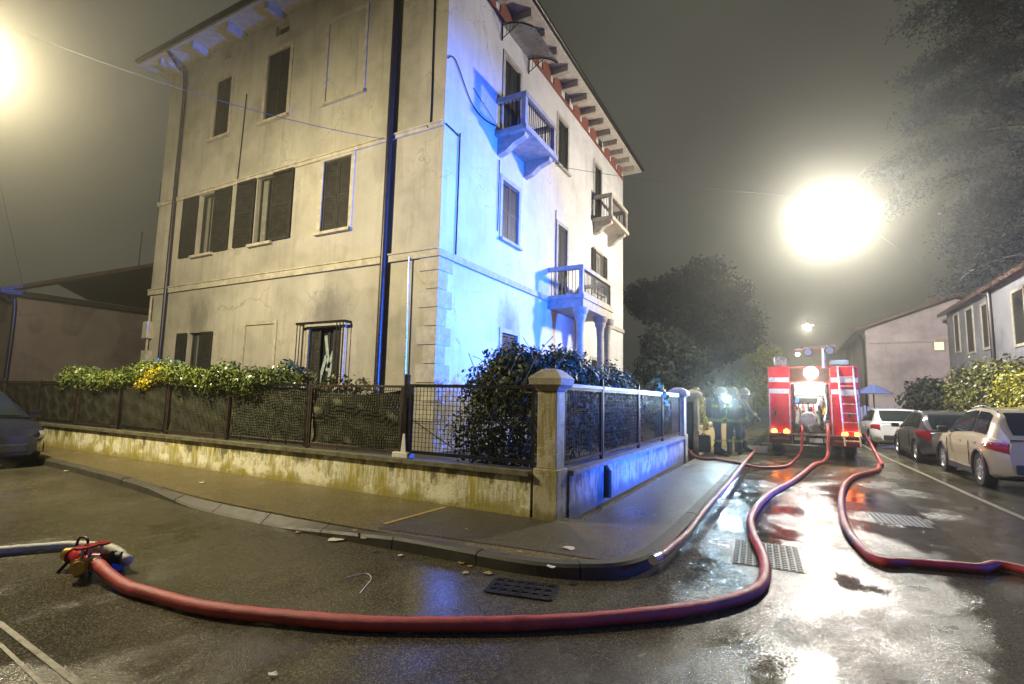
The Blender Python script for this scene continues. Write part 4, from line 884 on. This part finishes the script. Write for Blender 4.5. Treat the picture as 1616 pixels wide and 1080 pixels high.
# ------------------------------------------------------------------ fire engine
def fire_engine(loc, rz, label):
    e = thing('fire_engine', label, 'fire engine', loc, rz)
    red = M('engine_red', (.66, .010, .04), .3, .0, var=.12, scale=3, bump=0, coat=.6); sil = M('reflective_band', (.72, .74, .80), .3, .2, var=.1, bump=0)
    alu = M('alu_panel', (.62, .62, .62), .3, .7, var=.15)
    w = 1.16
    MB().box(-w, w, .9, 5.0, .62, 2.72).build('body', red, e, bevel=.03)
    # rear wings either side of the pump bay
    for s, a, b in ((-1, -w, -.56), (1, .44, w)):
        MB().box(a, b, 0, .898, .62, 2.66).build('rear_column', red, e, bevel=.04)
        MB().box(a + .03, b - .03, -.012, -.001, 2.20, 2.34).build('white_band', sil, e); MB().box(a + .03, b - .03, -.012, -.001, 1.86, 2.0).build('white_band', sil, e)
        MB().box(a + .02, a + .045, -.016, -.001, .7, 1.85).build('edge_strip', sil, e); MB().box(b - .045, b - .02, -.016, -.001, .7, 1.85).build('edge_strip', sil, e)
        MB().box(a + .0, b, .0, .9, .38, .60).build('bumper', M('engine_red_dark', (.16, .008, .015), .4), e, bevel=.02)
        for k, xx in enumerate((a + .14, b - .14) if s < 0 else (a + .32, b - .1)):
            t = MB().lathe([(.075, 0), (.075, -.03), (.06, -.045), (.01, -.05)], 16, (xx, -.002, .74), 'Y').build('tail_light', GLOW('tail_glow', (1, .30, .02), 9, (.5, .1, .02)), e, smooth=True)
        MB().box(a + .06, b - .06, -.01, -.001, .50, .56).build('reflector', M('reflector_amber', (.5, .16, .02), .3), e)
    MB().box(-w, w, -.05, .9, .66, .70).build('tread_plate', alu, e)
    MB().box(-.55, .43, .85, .898, .72, 2.2).build('bay_back', alu, e)
    # pump, panels, gauges, hose reels inside the open bay
    MB().box(-.5, .2, .3, .8, .95, 1.55).build('pump_housing', M('pump_white', (.7, .7, .68), .35, .1), e, bevel=.05)
    MB().lathe([(.02, .1), (.2, .12), (.24, .22), (.2, .3), (.02, .32)], 18, (-.12, 0, 1.1), 'Y').build('pump_volute', alu, e, smooth=True)
    MB().box(-.36, .26, .55, .84, 1.75, 1.88).build('gauge_panel', m_white, e); MB().box(-.34, .24, .5, .549, 1.60, 1.74).build('gauge_panel', m_black, e)
    for i in range(7): MB().lathe([(.001, 0), (.035, 0), (.035, -.02), (.001, -.02)], 10, (-.3 + i * .085, .54, 1.815), 'Y').build('gauge', m_black, e)
    for i in range(6): MB().tube([(-.36 + i * .12, .6, 1.3), (-.36 + i * .12, .6, 1.7)], .02, 6).build('pipe', m_chrome, e)
    mb = MB(); mb.tube(spline([(.3, .3, 2.0), (.38, .25, 1.5), (.3, .2, 1.1), (.36, .2, .8)], 5), .045, 8); mb.build('supply_pipe', m_chrome, e, smooth=True)
    for xx, zz in ((-.32, 1.0), (.34, 1.05), (-.05, .86)):
        MB().lathe([(.07, .1), (.07, -.03), (.085, -.05), (.085, -.09), (.05, -.1)], 14, (xx, .0, zz), 'Y').build('outlet', m_chrome, e, smooth=True)
        MB().tube([(xx, .1, zz), (xx, .5, zz)], .055, 10).build('outlet_pipe', m_chrome, e)
    for xx, zz, cc in ((.32, 1.35, (.75, .6, .05)), (.2, 1.62, (.7, .7, .7)), (-.42, 1.68, (.1, .2, .55)), (.36, .92, (.8, .62, .05))): MB().obox((xx, .28, zz), (.12, .14, .2), .3, .1, .2).build('kit_bag', M('kit_%d' % int(cc[2] * 100 + cc[0] * 10), cc, .6), e, bevel=.02)
    for k in range(7): MB().tube(spline([(-.5 + k * .13, .28, 1.58 + .04 * (k % 2)), (-.44 + k * .12, .22, 1.3), (-.48 + k * .14, .2, .98 + .05 * (k % 3))], 4), .018, 6).build('hose_loop', m_black if k % 2 else m_hose2, e, smooth=True)
    for k in range(4): MB().lathe([(.001, 0), (.05, 0), (.05, -.03), (.03, -.05), (.001, -.05)], 12, (-.4 + k * .18, .29, 1.45 - .12 * (k % 2)), 'Y').build('valve', m_black if k % 2 else m_red, e)
    MB().box(-.54, -.46, .1, .8, .72, 2.15).build('bay_post', m_black, e); MB().box(.36, .42, .1, .8, .72, 2.15).build('bay_post', m_black, e)
    for a_ in (-1.0, .86): MB().box(a_, a_ + .05, -.03, -.001, 1.2, 1.34).build('grab_handle', m_black, e)
    # chassis, plate, steps
    MB().box(-.54, .42, .05, .9, .38, .64).build('chassis', m_black, e); MB().box(-.12, .22, -.02, .049, .46, .58).build('number_plate', m_white, e)
    MB().box(-.5, -.2, .0, .049, .5, .62).build('tow_box', alu, e); MB().box(.26, .4, .0, .049, .46, .6).build('tow_box', alu, e)
    # open roller hatch over the bay, roof gear
    MB().box(-.56, .44, .05, .898, 2.22, 2.62).build('hatch_box', M('hatch_orange', (.35, .07, .03), .4), e, bevel=.02)
    wl = MB().lathe([(.04, .0), (.04, -.26), (.16, -.28), (.2, -.32), (.2, -.36), (.16, -.38)], 18, (-.02, .05, 2.46), 'Y').build('work_light', alu, e, smooth=True)
    MB().lathe([(.001, -.40), (.17, -.395), (.17, -.382), (.001, -.382)], 18, (-.02, .05, 2.46), 'Y').build('lens', GLOW('work_glow', (1, .93, .75), 6), wl)
    bulb('POINT', e, (-.02, -.42, 2.46), WORK, (1, .93, .78), .09)
    MB().box(-.98, -.62, .2, .8, 2.72, 2.98).build('roof_locker', alu, e, bevel=.02); MB().box(.5, .95, .2, .9, 2.72, 2.86).build('roof_locker', M('pale_blue_box', (.35, .6, .65), .5), e, bevel=.02)
    sl_ = MB().box(-.4, .3, .1, .16, 2.16, 2.2).build('bay_lamp', m_white, e); MB().box(-.38, .28, .105, .155, 2.145, 2.158).build('tube', GLOW('bay_glow', (1, .97, .9), 6), sl_); bulb('POINT', e, (-.05, .13, 2.11), BAY, (1, .96, .88), .05)
    ms = MB(); ms.tube([(.35, .5, 2.62), (.35, .5, 3.22)], .06, 10); ms.build('mast', alu, e)
    MB().obox((.15, .45, 3.27), (1.1, .22, .06), 0, 0, -.08).build('mast_bar', alu, e)
    for xx, zz in ((-.05, 3.12), (.5, 3.16)):
        f = MB().lathe([(.1, .1), (.13, 0), (.13, -.04)], 16, (xx, .4, zz), 'Y').build('floodlight', m_black, e, smooth=True)
        MB().lathe([(.001, -.05), (.105, -.046), (.105, -.041), (.001, -.041)], 16, (xx, .4, zz), 'Y').build('lens', M('pale_lens', (.55, .65, .85), .15, .3, bump=0), f)
    MB().lathe([(.01, -.06), (.05, -.03), (.06, 0), (.05, .05), (.01, .06)], 12, (-.33, .4, 3.06)).build('marker_lamp', GLOW('marker_glow', (1, .95, .85), 6), e, smooth=True)
    # ladder hooked on the back
    ld = MB()
    for xx in (.66, 1.03): ld.tube([(xx, .02, 2.68), (xx, -.06, 2.4), (xx + .08, -.16, .42)], .022, 8)
    for k in range(8): t = k / 7.5; xx = .66 + .08 * t; ld.tube([(xx, -.06 - .1 * t, 2.35 - 1.92 * t), (xx + .37, -.06 - .1 * t, 2.35 - 1.92 * t)], .016, 8)
    ld.build('ladder', M('ladder_alu', (.75, .75, .75), .3, .5), e)
    # sides, cab, wheels
    for s in (-1, 1):
        for k in range(3): MB().box(s * w - .006, s * w + .006, 1.2 + k * 1.25, 2.3 + k * 1.25, .95, 2.55).build('roller_shutter', alu, e)
        MB().box(s * (w + .008) - .005, s * (w + .008) + .005, .1, 6.9, .74, .86).build('side_band', sil, e)
    MB().prism([(5.05, .6), (7.1, .6), (7.15, 1.3), (6.95, 2.55), (6.6, 2.75), (5.05, 2.75)], -w, w, 'X').build('cab', red, e, bevel=.03)
    MB().box(-w + .1, w - .1, 6.99, 7.12, 1.45, 2.35).build('windscreen', m_glass, e)
    for yy in (.95, 5.9):
        for s in (-1, 1):
            t = MB().lathe([(.27, -.15), (.43, -.15), (.47, -.1), (.47, .1), (.43, .15), (.27, .15)], 28, (s * .96, yy + .35, .47), 'X', False).build('wheel', m_black, e, smooth=True)
            MB().lathe([(.02, -.1), (.27, -.12), (.27, .12), (.02, .1)], 20, (s * .97, yy + .35, .47), 'X').build('rim', alu, t, smooth=True)
    for xx in (-.7, .7):
        MB().lathe([(.13, 2.76), (.13, 2.8), (.11, 2.96), (.02, 3.0)], 16, (xx, 6.0, 0)).build('beacon', M('blue_lens', (.02, .08, .6), .15, bump=0), e, smooth=True)
    return e
fire_engine((EX, EY, 0), 0, 'red fire engine with open rear pump bay and hooked ladder')

# blue flasher of a second vehicle standing out of sight in the side road, where the kinked hose leads
bl = bpy.data.lights.new('blue_beacon', 'SPOT'); bl.energy = BLUE; bl.color = (.015, .125, 1.0); bl.shadow_soft_size = .12; bl.spot_size = math.radians(44); bl.spot_blend = 1.0
bo = bpy.data.objects.new('blue_beacon', bl); COL.objects.link(bo); bo.location = (11.0, 8.7, 3.0)
bo.rotation_euler = (Vector((XF, 10.4, 3.9)) - Vector(bo.location)).to_track_quat('-Z', 'Y').to_euler()

b2 = bpy.data.lights.new('blue_beacon_spill', 'POINT'); b2.energy = BLUE * SPILL; b2.color = bl.color; b2.shadow_soft_size = .12
bo2 = bpy.data.objects.new('blue_beacon_spill', b2); COL.objects.link(bo2); bo2.location = bo.location
# ------------------------------------------------------------------ people
def skin_body(name, joints, edges, mat, parent, sub=2):
    me = bpy.data.meshes.new(name); keys = list(joints); idx = {k: i for i, k in enumerate(keys)}
    me.from_pydata([joints[k][0] for k in keys], [(idx[a], idx[b]) for a, b in edges], [])
    o = link(name, me, mat, parent); o.modifiers.new('skin', 'SKIN'); o.modifiers.new('sub', 'SUBSURF').levels = sub
    for k in keys:
        sv = me.skin_vertices[0].data[idx[k]]; r = joints[k][1]; sv.radius = r if isinstance(r, tuple) else (r, r); sv.use_root = (k == keys[0])
    bpy.context.view_layer.update(); bake(o)
    if not o.data.materials: o.data.materials.append(mat)
    o.data.polygons.foreach_set('use_smooth', [True] * len(o.data.polygons)); return o
m_turn = M('turnout_cloth', (.012, .015, .026), .7, var=.3, bump=.5, bscale=50); m_refl = M('reflective_yellow', (.22, .26, .03), .5, var=.15); m_skin = M('skin', (.45, .28, .2), .5, var=.1); m_helm = M('helmet_shell', (.07, .065, .04), .3, .2, var=.1, bump=0)
def ring(p, q, r, h=.07):
    p, q = Vector(p), Vector(q); d = (q - p).normalized(); return MB().tube([p - d * h / 2, p + d * h / 2], r, 14)
def firefighter(label, loc, rz, lean=0.0, armL=((-.27, .05, 1.12), (-.24, .25, .95)), armR=((.27, .05, 1.12), (.26, .2, .9)), legs=(.12, .12), fwd=(0, 0), suit=None, band=None, tank=True, group='firefighters by the gate'):
    suit = suit or m_turn; band = band or m_refl
    p = thing('person', label, 'person', loc, rz, group)
    lf, rf_ = fwd
    J = {'pel': ((0, 0, .96), (.17, .13)), 'bel': ((0, lean * .25, 1.14), (.17, .13)), 'che': ((0, lean * .6, 1.36), (.20, .145)), 'neck': ((0, lean * .85, 1.53), (.065, .065)), 'hd': ((0, lean * 1.0 + .02, 1.64), (.085, .10)), 'tp': ((0, lean + .02, 1.76), (.075, .09)),
         'shL': ((-.2, lean * .75, 1.45), .085), 'elL': (armL[0], .068), 'wrL': (armL[1], .055), 'shR': ((.2, lean * .75, 1.45), .085), 'elR': (armR[0], .068), 'wrR': (armR[1], .055),
         'hpL': ((-.10, 0, .88), .115), 'knL': ((-legs[0], lf * .6 + .03, .5), .09), 'anL': ((-legs[0], lf, .12), .07), 'toL': ((-legs[0], lf + .15, .05), .05),
         'hpR': ((.10, 0, .88), .115), 'knR': ((legs[1], rf_ * .6 + .03, .5), .09), 'anR': ((legs[1], rf_, .12), .07), 'toR': ((legs[1], rf_ + .15, .05), .05)}
    E_ = [('pel', 'bel'), ('bel', 'che'), ('che', 'neck'), ('neck', 'hd'), ('hd', 'tp'), ('che', 'shL'), ('shL', 'elL'), ('elL', 'wrL'), ('che', 'shR'), ('shR', 'elR'), ('elR', 'wrR'), ('pel', 'hpL'), ('hpL', 'knL'), ('knL', 'anL'), ('anL', 'toL'), ('pel', 'hpR'), ('hpR', 'knR'), ('knR', 'anR'), ('anR', 'toR')]
    skin_body('body', J, E_, suit, p)
    V = lambda k: Vector(J[k][0])
    for a, b, t, r in (('elL', 'wrL', .55, .075), ('elR', 'wrR', .55, .075), ('knL', 'anL', .35, .098), ('knR', 'anR', .35, .098)): ring(V(a).lerp(V(b), t), V(b), r).build('reflective_band', band, p, smooth=True)
    for z, rx, ry in ((1.33, .215, .165), (.93, .225, .17)):
        mb = MB(); n = 20; yo = lean * (.55 if z > 1 else 0)
        mb.lathe([(1, -.04), (1.02, 0), (1, .04)], n); mb.v = [(v[0] * rx, v[1] * ry + yo, v[2] + z) for v in mb.v]; mb.build('reflective_band', band, p, smooth=True)
    mb = MB(); mb.lathe([(.075, 0), (.082, .08), (.07, .16), (.03, .19)], 14); mb.v = [(v[0] * .95, v[1] * 1.1 + lean + .035, v[2] + 1.575) for v in mb.v]; mb.build('face', m_skin, p, smooth=True)
    hm = MB(); hm.lathe([(.16, 0), (.135, .02), (.135, .08), (.11, .15), (.06, .19), (.01, .2)], 18); hm.v = [(v[0], v[1] * 1.15 + lean + .02, v[2] + 1.68) for v in hm.v]; hm.build('helmet', m_helm, p, smooth=True)
    for k, el in (('wrL', 'elL'), ('wrR', 'elR')):   # gloved hand with four fingers and a thumb
        d = (V(k) - V(el)).normalized(); c = V(k) + d * .05; sd = d.cross(Vector((0, 0, 1))).normalized() if abs(d.z) < .95 else Vector((1, 0, 0)); up = sd.cross(d)
        mb = MB(); mb.tube([V(k), c, c + d * .04], [.032, .042, .04], 8)
        for f in range(4): s0 = c + d * .035 + sd * (f - 1.5) * .022; mb.tube([s0, s0 + d * .045, s0 + d * .07 - up * .025], [.011, .0105, .009], 6)
        mb.tube([c + sd * .035, c + sd * .06 + d * .03, c + sd * .055 + d * .06], [.013, .012, .009], 6); mb.build('glove', m_black, p, smooth=True)
    for k in ('L', 'R'): a, t = V('an' + k), V('to' + k); mb = MB(); mb.tube([(a.x, a.y - .06, .05), (a.x, a.y + .02, .055), (t.x, t.y, .045), (t.x, t.y + .06, .035)], [.05, .06, .052, .025], 10); mb.tube([(a.x, a.y, .05), (a.x, a.y, .28)], [.062, .078], 10); mb.build('boot', m_black, p, smooth=True)
    if tank: mb = MB(); mb.lathe([(.02, 0), (.07, .03), (.085, .08), (.085, .48), (.06, .55), (.02, .57)], 14, (0, lean * .5 - .25, .98)); mb.build('air_bottle', M('bottle_black', (.02, .02, .022), .4), p, smooth=True)
    return p
# positions at the gate, feet on the pavement
f1 = G(1139, 722, KH); f2 = G(1158, 722, KH)
firefighter('firefighter in dark gear standing nearest the gate with one arm bent', (-1.86, 15.6, KH), math.radians(-70), .10, armL=((-.33, -.08, 1.18), (-.2, .16, 1.02)), legs=(.11, .13), fwd=(.08, -.05))
firefighter('firefighter in dark gear seen from behind beside the head torch', (-1.42, 15.75, KH), math.radians(14), .03, armR=((.30, .02, 1.16), (.3, .12, .9)), legs=(.13, .13))
firefighter('firefighter behind the pair, reaching one arm toward the engine', (-1.36, 16.7, KH), math.radians(-75), .14, armR=((.36, .22, 1.2), (.38, .42, 1.0)), fwd=(.15, -.1), tank=False)
firefighter('person in a jacket coloured as if lit blue, standing far down the pavement', (-1.75, 21.5, KH), math.radians(170), 0, suit=M('jacket_blue_lit', (.06, .22, .42), .6), band=M('pale_band', (.5, .55, .6), .4), tank=False, group='people further down the lane')  # jacket colour carries painted-in blue light from the beacon
# head torch
ht = thing('head_torch', 'glaring white torch held up between the two firefighters', 'torch', PL(1147, 630, 1, 15.2), 0)
MB().lathe([(.03, .12), (.035, .02), (.05, 0), (.05, -.02)], 14, (0, 0, 0), 'Y').build('case', m_black, ht, smooth=True); MB().lathe([(.001, -.045), (.06, -.04), (.09, -.03), (.09, -.021), (.001, -.021)], 14, (0, 0, 0), 'Y').build('lens', GLOW('torch_glow', (.55, .82, 1), 40), ht); bulb('SPOT', ht, (0, -.09, 0), TORCH, (.55, .82, 1), .03, (0.05, -1, -.05), 2.2, .8)
kb = thing('kit_bag', 'black equipment bag on the pavement beside the firefighters', 'bag', (-2.2, 15.7, KH)); MB().box(-.16, .16, -.14, .14, 0, .5).build('sack', m_black, kb, bevel=.06); MB().tube(spline([(-.1, -.14, .42), (0, -.2, .55), (.1, -.14, .42)], 5), .015, 6).build('strap', m_black, kb)
st = thing('equipment_case', 'white low case on the kerb beside the fire engine', 'case', (-.95, 18.0, 0)); MB().box(-.3, .3, -.15, .15, .02, .22).build('shell', m_white, st, bevel=.02); MB().tube([(-.1, -.16, .2), (-.1, -.18, .26), (.1, -.18, .26), (.1, -.16, .2)], .01, 6).build('handle', m_black, st)

# ------------------------------------------------------------------ cars
def lerp_tab(tab, x):
    if x <= tab[0][0]: return tab[0][1]
    for (a, va), (b, vb) in zip(tab, tab[1:]):
        if x <= b:
            t = (x - a) / (b - a); t = t * t * (3 - 2 * t) * .35 + t * .65; return va + (vb - va) * t
    return tab[-1][1]
def car(label, loc, rz, L, Wd, belt, roof, xs, wheels, wr, paint, clad=None, tail='round', rail=False, plate=True, front=False):
    """x runs from the tail (0) to the nose (L); belt/roof are height profiles; xs=(rear glass foot, roof rear, roof front, windscreen foot)"""
    c = thing('parked_car', label, 'car', loc, rz, 'cars parked in the street'); hw = Wd / 2
    def plan(x):  # half width in plan
        t = min(x, L - x); return hw * (1 - .30 * max(0, 1 - t / .55) ** 2.2)
    def ring_at(x):
        w = plan(x); zb = lerp_tab(belt, x); zl = .20 + .12 * max(0, 1 - x / .5) + .05 * max(0, 1 - (L - x) / .5)
        mid = zl + (zb - zl) * .5
        return [(x, 0, zl), (x, w * .86, zl), (x, w * .965, zl + .07), (x, w * .985, mid - .1), (x, w, mid + .08), (x, w * .975, zb - .10), (x, w * .93, zb - .02), (x, w * .82, zb + .005), (x, 0, zb + .03)]
    stx = [0, .015, .05, .12, .25, .45] + list(np.arange(.65, L - .5, .2)) + [L - .4, L - .22, L - .1, L - .04, L - .01]
    vs = []; n2 = 16
    for x in stx:
        r = ring_at(x); vs += r + [(p[0], -p[1], p[2]) for p in reversed(r[1:-1])]
    k = len(stx); fs = [(i * n2 + j, i * n2 + (j + 1) % n2, (i + 1) * n2 + (j + 1) % n2, (i + 1) * n2 + j) for i in range(k - 1) for j in range(n2)] + [tuple(range(n2)), tuple((k - 1) * n2 + j for j in range(n2 - 1, -1, -1))]
    body = MB().add(vs, fs).build('body', paint, c, smooth=True)
    for wx in wheels:
        cut = MB().lathe([(wr + .06, -hw - .2), (wr + .06, hw + .2)], 28, (wx, 0, wr - .01), 'Y').build('cutter', None, c)
        md = body.modifiers.new('arch', 'BOOLEAN'); md.object = cut; md.operation = 'DIFFERENCE'; md.solver = 'EXACT'
        bpy.context.view_layer.update(); bake(body); bpy.data.objects.remove(cut)
    MB().box(.5, L - .5, -hw + .26, hw - .26, .17, .62).build('underbody', m_black, c)
    # cabin
    x0, x1, x2, x3 = xs
    def top(x): return lerp_tab(roof, x)
    def rw(x): t = (top(x) - lerp_tab(belt, x)); return plan(x) * (.90 - .20 * min(1, max(0, t) / .55))
    cx = sorted(set([x0, (x0 + x1) / 2, x1, x2, (x2 + x3) / 2, x3] + list(np.linspace(x0, x3, 20)))); vs = []
    def cring(x):
        b = lerp_tab(belt, x) - .03; t = max(top(x), b + .04); wb = plan(x) * .905; wt = rw(x)
        return [(x, wb, b), (x, wb + (wt - wb) * .55, b + (t - b) * .6), (x, wt + .015, b + (t - b) * .86), (x, wt * .93, b + (t - b) * .975), (x, 0, t + .01)]
    for x in cx:
        r = cring(x); vs += r + [(p[0], -p[1], p[2]) for p in reversed(r[:-1])]
    n3 = 9; MB().add(vs, [(i * n3 + j, i * n3 + j + 1, (i + 1) * n3 + j + 1, (i + 1) * n3 + j) for i in range(len(cx) - 1) for j in range(n3 - 1)]).build('cabin', paint, c, smooth=True)
    # side glass, one pane per door
    def side(s, xa, xb, sl=0):
        us = np.linspace(xa, xb, 9); vs = []
        for x in us:
            r = cring(x)
            a = Vector(r[0]).lerp(Vector(r[1]), .22); b = Vector(r[2]).lerp(Vector(r[3]), .12)
            if b.z - a.z < .03: b.z = a.z + .03
            for t in (0, .33, .66, 1):
                p = a.lerp(b, t); q = Vector(r[1]); bow = .035 * (1 - abs(2 * t - 1)); vs.append((p.x, s * (p.y + .010 + bow), p.z))
        MB().add(vs, [(i * 4 + j, (i + 1) * 4 + j, (i + 1) * 4 + j + 1, i * 4 + j + 1) for i in range(8) for j in range(3)]).build('side_window', m_cglass, c, smooth=True)
    xm = (x1 + x2) / 2 - .05
    for s in (-1, 1):
        side(s, x0 + (x1 - x0) * .85 + .1, xm - .04); side(s, xm + .04, x2 + (x3 - x2) * .72)
    # rear and front glass
    def endglass(nm, xa, xb):
        us = np.linspace(xa, xb, 7); vs = []
        for x in us:
            t = top(x); w = rw(x) * .86
            dz = (top(x + .02) - top(x - .02)) / .04; nv = Vector((-dz, 0, 1)).normalized() * .018
            for y in (-1, -.6, 0, .6, 1): vs.append((x + nv.x, y * w, t + .012 - .012 * y * y + nv.z))
        MB().add(vs, [(i * 5 + j, (i + 1) * 5 + j, (i + 1) * 5 + j + 1, i * 5 + j + 1) for i in range(6) for j in range(4)]).build(nm, m_cglass, c, smooth=True)
    endglass('rear_window', x0 + .06, x1 - .05); endglass('windscreen', x2 + .06, x3 - .05)
    # wheels
    for wx in wheels:
        for s in (-1, 1):
            yy = s * (hw - .12)
            t = MB().lathe([(wr * .64, -.10), (wr * .93, -.105), (wr, -.07), (wr, .07), (wr * .93, .105), (wr * .64, .10)], 30, (wx, yy, wr), 'Y', False).build('wheel', m_black, c, smooth=True)
            MB().lathe([(.02, .02), (wr * .6, .03), (wr * .66, .095), (wr * .60, .10), (wr * .56, .05), (.02, .04)] if s > 0 else [(.02, -.02), (wr * .6, -.03), (wr * .66, -.095), (wr * .60, -.10), (wr * .56, -.05), (.02, -.04)], 24, (wx, yy, wr), 'Y').build('rim', m_alloy, t, smooth=True)
            sp = MB()
            for q in range(7): a = 2 * pi * q / 7; sp.obox((wx + math.cos(a) * wr * .33, yy + s * .072, wr + math.sin(a) * wr * .33), (wr * .56, .03, .055), 0, 0, -a)
            sp.lathe([(.01, s * .05), (.06, s * .05), (.055, s * .1), (.01, s * .1)], 12, (wx, yy, wr), 'Y'); sp.build('spokes', m_alloy, t)
    # lights, plate, bumper, handles, mirrors
    zt = lerp_tab(belt, .2)
    for s in (-1, 1):
        vs = []; us = np.linspace(0, 1, 9)
        for u in us:
            x = .012 + .46 * u ** 1.3; y = plan(x) * .99 + .012
            if tail == 'round': hh = .105 * math.sqrt(max(.02, 1 - (u * 1.0) ** 2.2)); zc = zt - .17 + .03 * u
            else: hh = .15 - .07 * u; zc = zt - .16 + .07 * u
            vs += [(x - .012 * (1 - u), s * y * .97, zc - hh), (x - .02 * (1 - u), s * (y + .012), zc), (x - .012 * (1 - u), s * y * .985, zc + hh)]
        MB().add(vs, [(i * 3 + j, (i + 1) * 3 + j, (i + 1) * 3 + j + 1, i * 3 + j + 1) for i in range(8) for j in range(2)]).build('tail_light', m_tail, c, smooth=True)
        vs = []; zf = lerp_tab(belt, L - .25)
        for u in us:
            x = L - .02 - .5 * u ** 1.3; y = plan(x) * .985 + .012; hh = .07 * (1 - .3 * u); vs += [(x + .012 * (1 - u), s * y * .97, zf - .13 - hh), (x + .02 * (1 - u), s * (y + .01), zf - .12), (x + .012 * (1 - u), s * y * .97, zf - .11 + hh)]
        MB().add(vs, [(i * 3 + j, (i + 1) * 3 + j, (i + 1) * 3 + j + 1, i * 3 + j + 1) for i in range(8) for j in range(2)]).build('headlight', m_hl, c, smooth=True)
        mxx = x3 - .35; MB().obox((mxx, s * (hw + .08), lerp_tab(belt, mxx) + .07), (.12, .2, .13), 0).build('mirror', clad or paint, c, bevel=.03)
        for hx_ in (xm - .45, xm + .5): MB().box(hx_, hx_ + .18, s * (plan(hx_) * .975 + .006) - .014, s * (plan(hx_) * .975 + .006) + .014, lerp_tab(belt, hx_) - .17, lerp_tab(belt, hx_) - .14).build('door_handle', paint, c)
        for dx_ in (xm - .02, x3 - .28): # door shut lines
            MB().obox((dx_, s * (plan(dx_) + .0), .62), (.012, .012, .5)).build('shut_line', m_black, c)
        # arch trims
        for wx in wheels:
            mb = MB(); mb.tube([(wx + math.cos(a) * (wr + .065), s * (hw * .985), wr + math.sin(a) * (wr + .065)) for a in np.linspace(-.15, pi + .15, 17)], .03 if clad else .012, 6); mb.build('arch_trim', clad or m_black, c, smooth=True)
        MB().box(wheels[0] + wr + .1, wheels[1] - wr - .1, s * hw * .96 - .02, s * hw * .96 + .02, .2, .33).build('sill_trim', clad or m_black, c, bevel=.012)
    MB().box(-.03, .12, -hw * .62, hw * .62, .34, .52).build('rear_bumper', clad or paint, c, bevel=.03)
    if plate: MB().box(-.045, -.02, -.26, .26, .56, .67).build('number_plate', m_white, c)
    MB().box(L - .1, L + .012, -hw * .55, hw * .55, .3, .46).build('grille', m_black, c, bevel=.02)
    if rail:
        for s in (-1, 1): MB().tube(spline([(x1 + .1, s * rw(x1 + .1) * .9, top(x1) + .02), ((x1 + x2) / 2, s * rw((x1 + x2) / 2) * .9, top((x1 + x2) / 2) + .03), (x2 - .1, s * rw(x2) * .9, top(x2) + .02)], 5), .016, 6).build('roof_rail', m_chrome, c)
    return c
m_cglass = GLASS('car_glass', (.015, .02, .022), .03); m_alloy = M('alloy', (.6, .6, .6), .3, .7, var=.1, bump=0); m_tail = M('tail_lens', (.38, .012, .015), .12, bump=0, var=.1, coat=.5); m_hl = M('head_lens', (.7, .72, .75), .1, .2, bump=0, var=.1)
cream = M('cream_paint', (.52, .44, .28), .3, .1, var=0, bump=0, coat=1); grey = M('grey_paint', (.10, .10, .11), .28, .4, var=0, bump=0, coat=1); whitec = M('white_car_paint', (.75, .75, .76), .28, 0, var=0, bump=0, coat=1); navy = M('navy_paint', (.012, .014, .035), .25, .3, var=0, bump=0, coat=1)
m_clad = M('grey_cladding', (.03, .03, .033), .55)
Y90 = math.radians(90)
car('cream crossover with dark cladding parked behind the grey hatchback', (4.20, 13.0, 0), Y90 + .02, 4.12, 1.80, [(0, .92), (.3, 1.0), (1.2, 1.02), (2.9, .98), (3.4, .95), (4.0, .75), (4.12, .62)], [(.02, .96), (.38, 1.44), (.8, 1.55), (1.6, 1.59), (2.3, 1.53), (3.15, .97)], (.04, .52, 2.25, 3.15), (.78, 3.36), .335, cream, m_clad, 'round', True)
car('dark grey hatchback parked between the white car and the cream crossover', (3.92, 17.75, 0), Y90 + .02, 4.05, 1.72, [(0, .86), (.3, .95), (1.2, .93), (2.8, .90), (3.3, .87), (3.9, .70), (4.05, .58)], [(.06, .9), (.5, 1.32), (.9, 1.43), (1.6, 1.47), (2.2, 1.43), (3.1, .9)], (.08, .62, 2.15, 3.1), (.72, 3.2), .31, grey, None, 'tall')
car('white hatchback with dark rear bumper parked past the fire engine', (3.45, 22.8, 0), Y90 + .03, 4.2, 1.78, [(0, .90), (.3, .98), (1.2, .95), (2.9, .92), (3.4, .88), (4.05, .70), (4.2, .58)], [(.04, .94), (.5, 1.36), (.9, 1.45), (1.6, 1.48), (2.3, 1.43), (3.2, .92)], (.06, .62, 2.2, 3.2), (.75, 3.38), .32, whitec, m_clad, 'round')
car('dark blue car with clear headlight nosing in beside the mossy wall', (-17.0, 3.85, 0), math.radians(0), 4.15, 1.74, [(0, .9), (.3, .98), (1.2, .95), (2.9, .92), (3.4, .88), (4.0, .72), (4.15, .58)], [(.04, .94), (.5, 1.36), (.9, 1.45), (1.6, 1.48), (2.3, 1.43), (3.2, .92)], (.06, .62, 2.2, 3.2), (.75, 3.35), .32, navy, None, 'round')

# ------------------------------------------------------------------ rain haze
hz = MB().box(-170, 170, -130, 210, -1.2, 19).build('haze', None, kind='stuff'); tag(hz, 'thin rainy haze filling the night air of the street', 'haze')
hm_ = bpy.data.materials.new('rain_haze'); hm_.use_nodes = True; nt = hm_.node_tree; nt.nodes.remove(nt.nodes['Principled BSDF'])
pv_ = N(nt, 'ShaderNodeVolumePrincipled'); pv_.inputs['Color'].default_value = (.95, .93, .82, 1); pv_.inputs['Density'].default_value = HAZE; pv_.inputs['Anisotropy'].default_value = .9
nt.links.new(pv_.outputs[0], nt.nodes['Material Output'].inputs['Volume']); hz.data.materials.append(hm_)
hm_.cycles.volume_sampling = 'EQUIANGULAR'
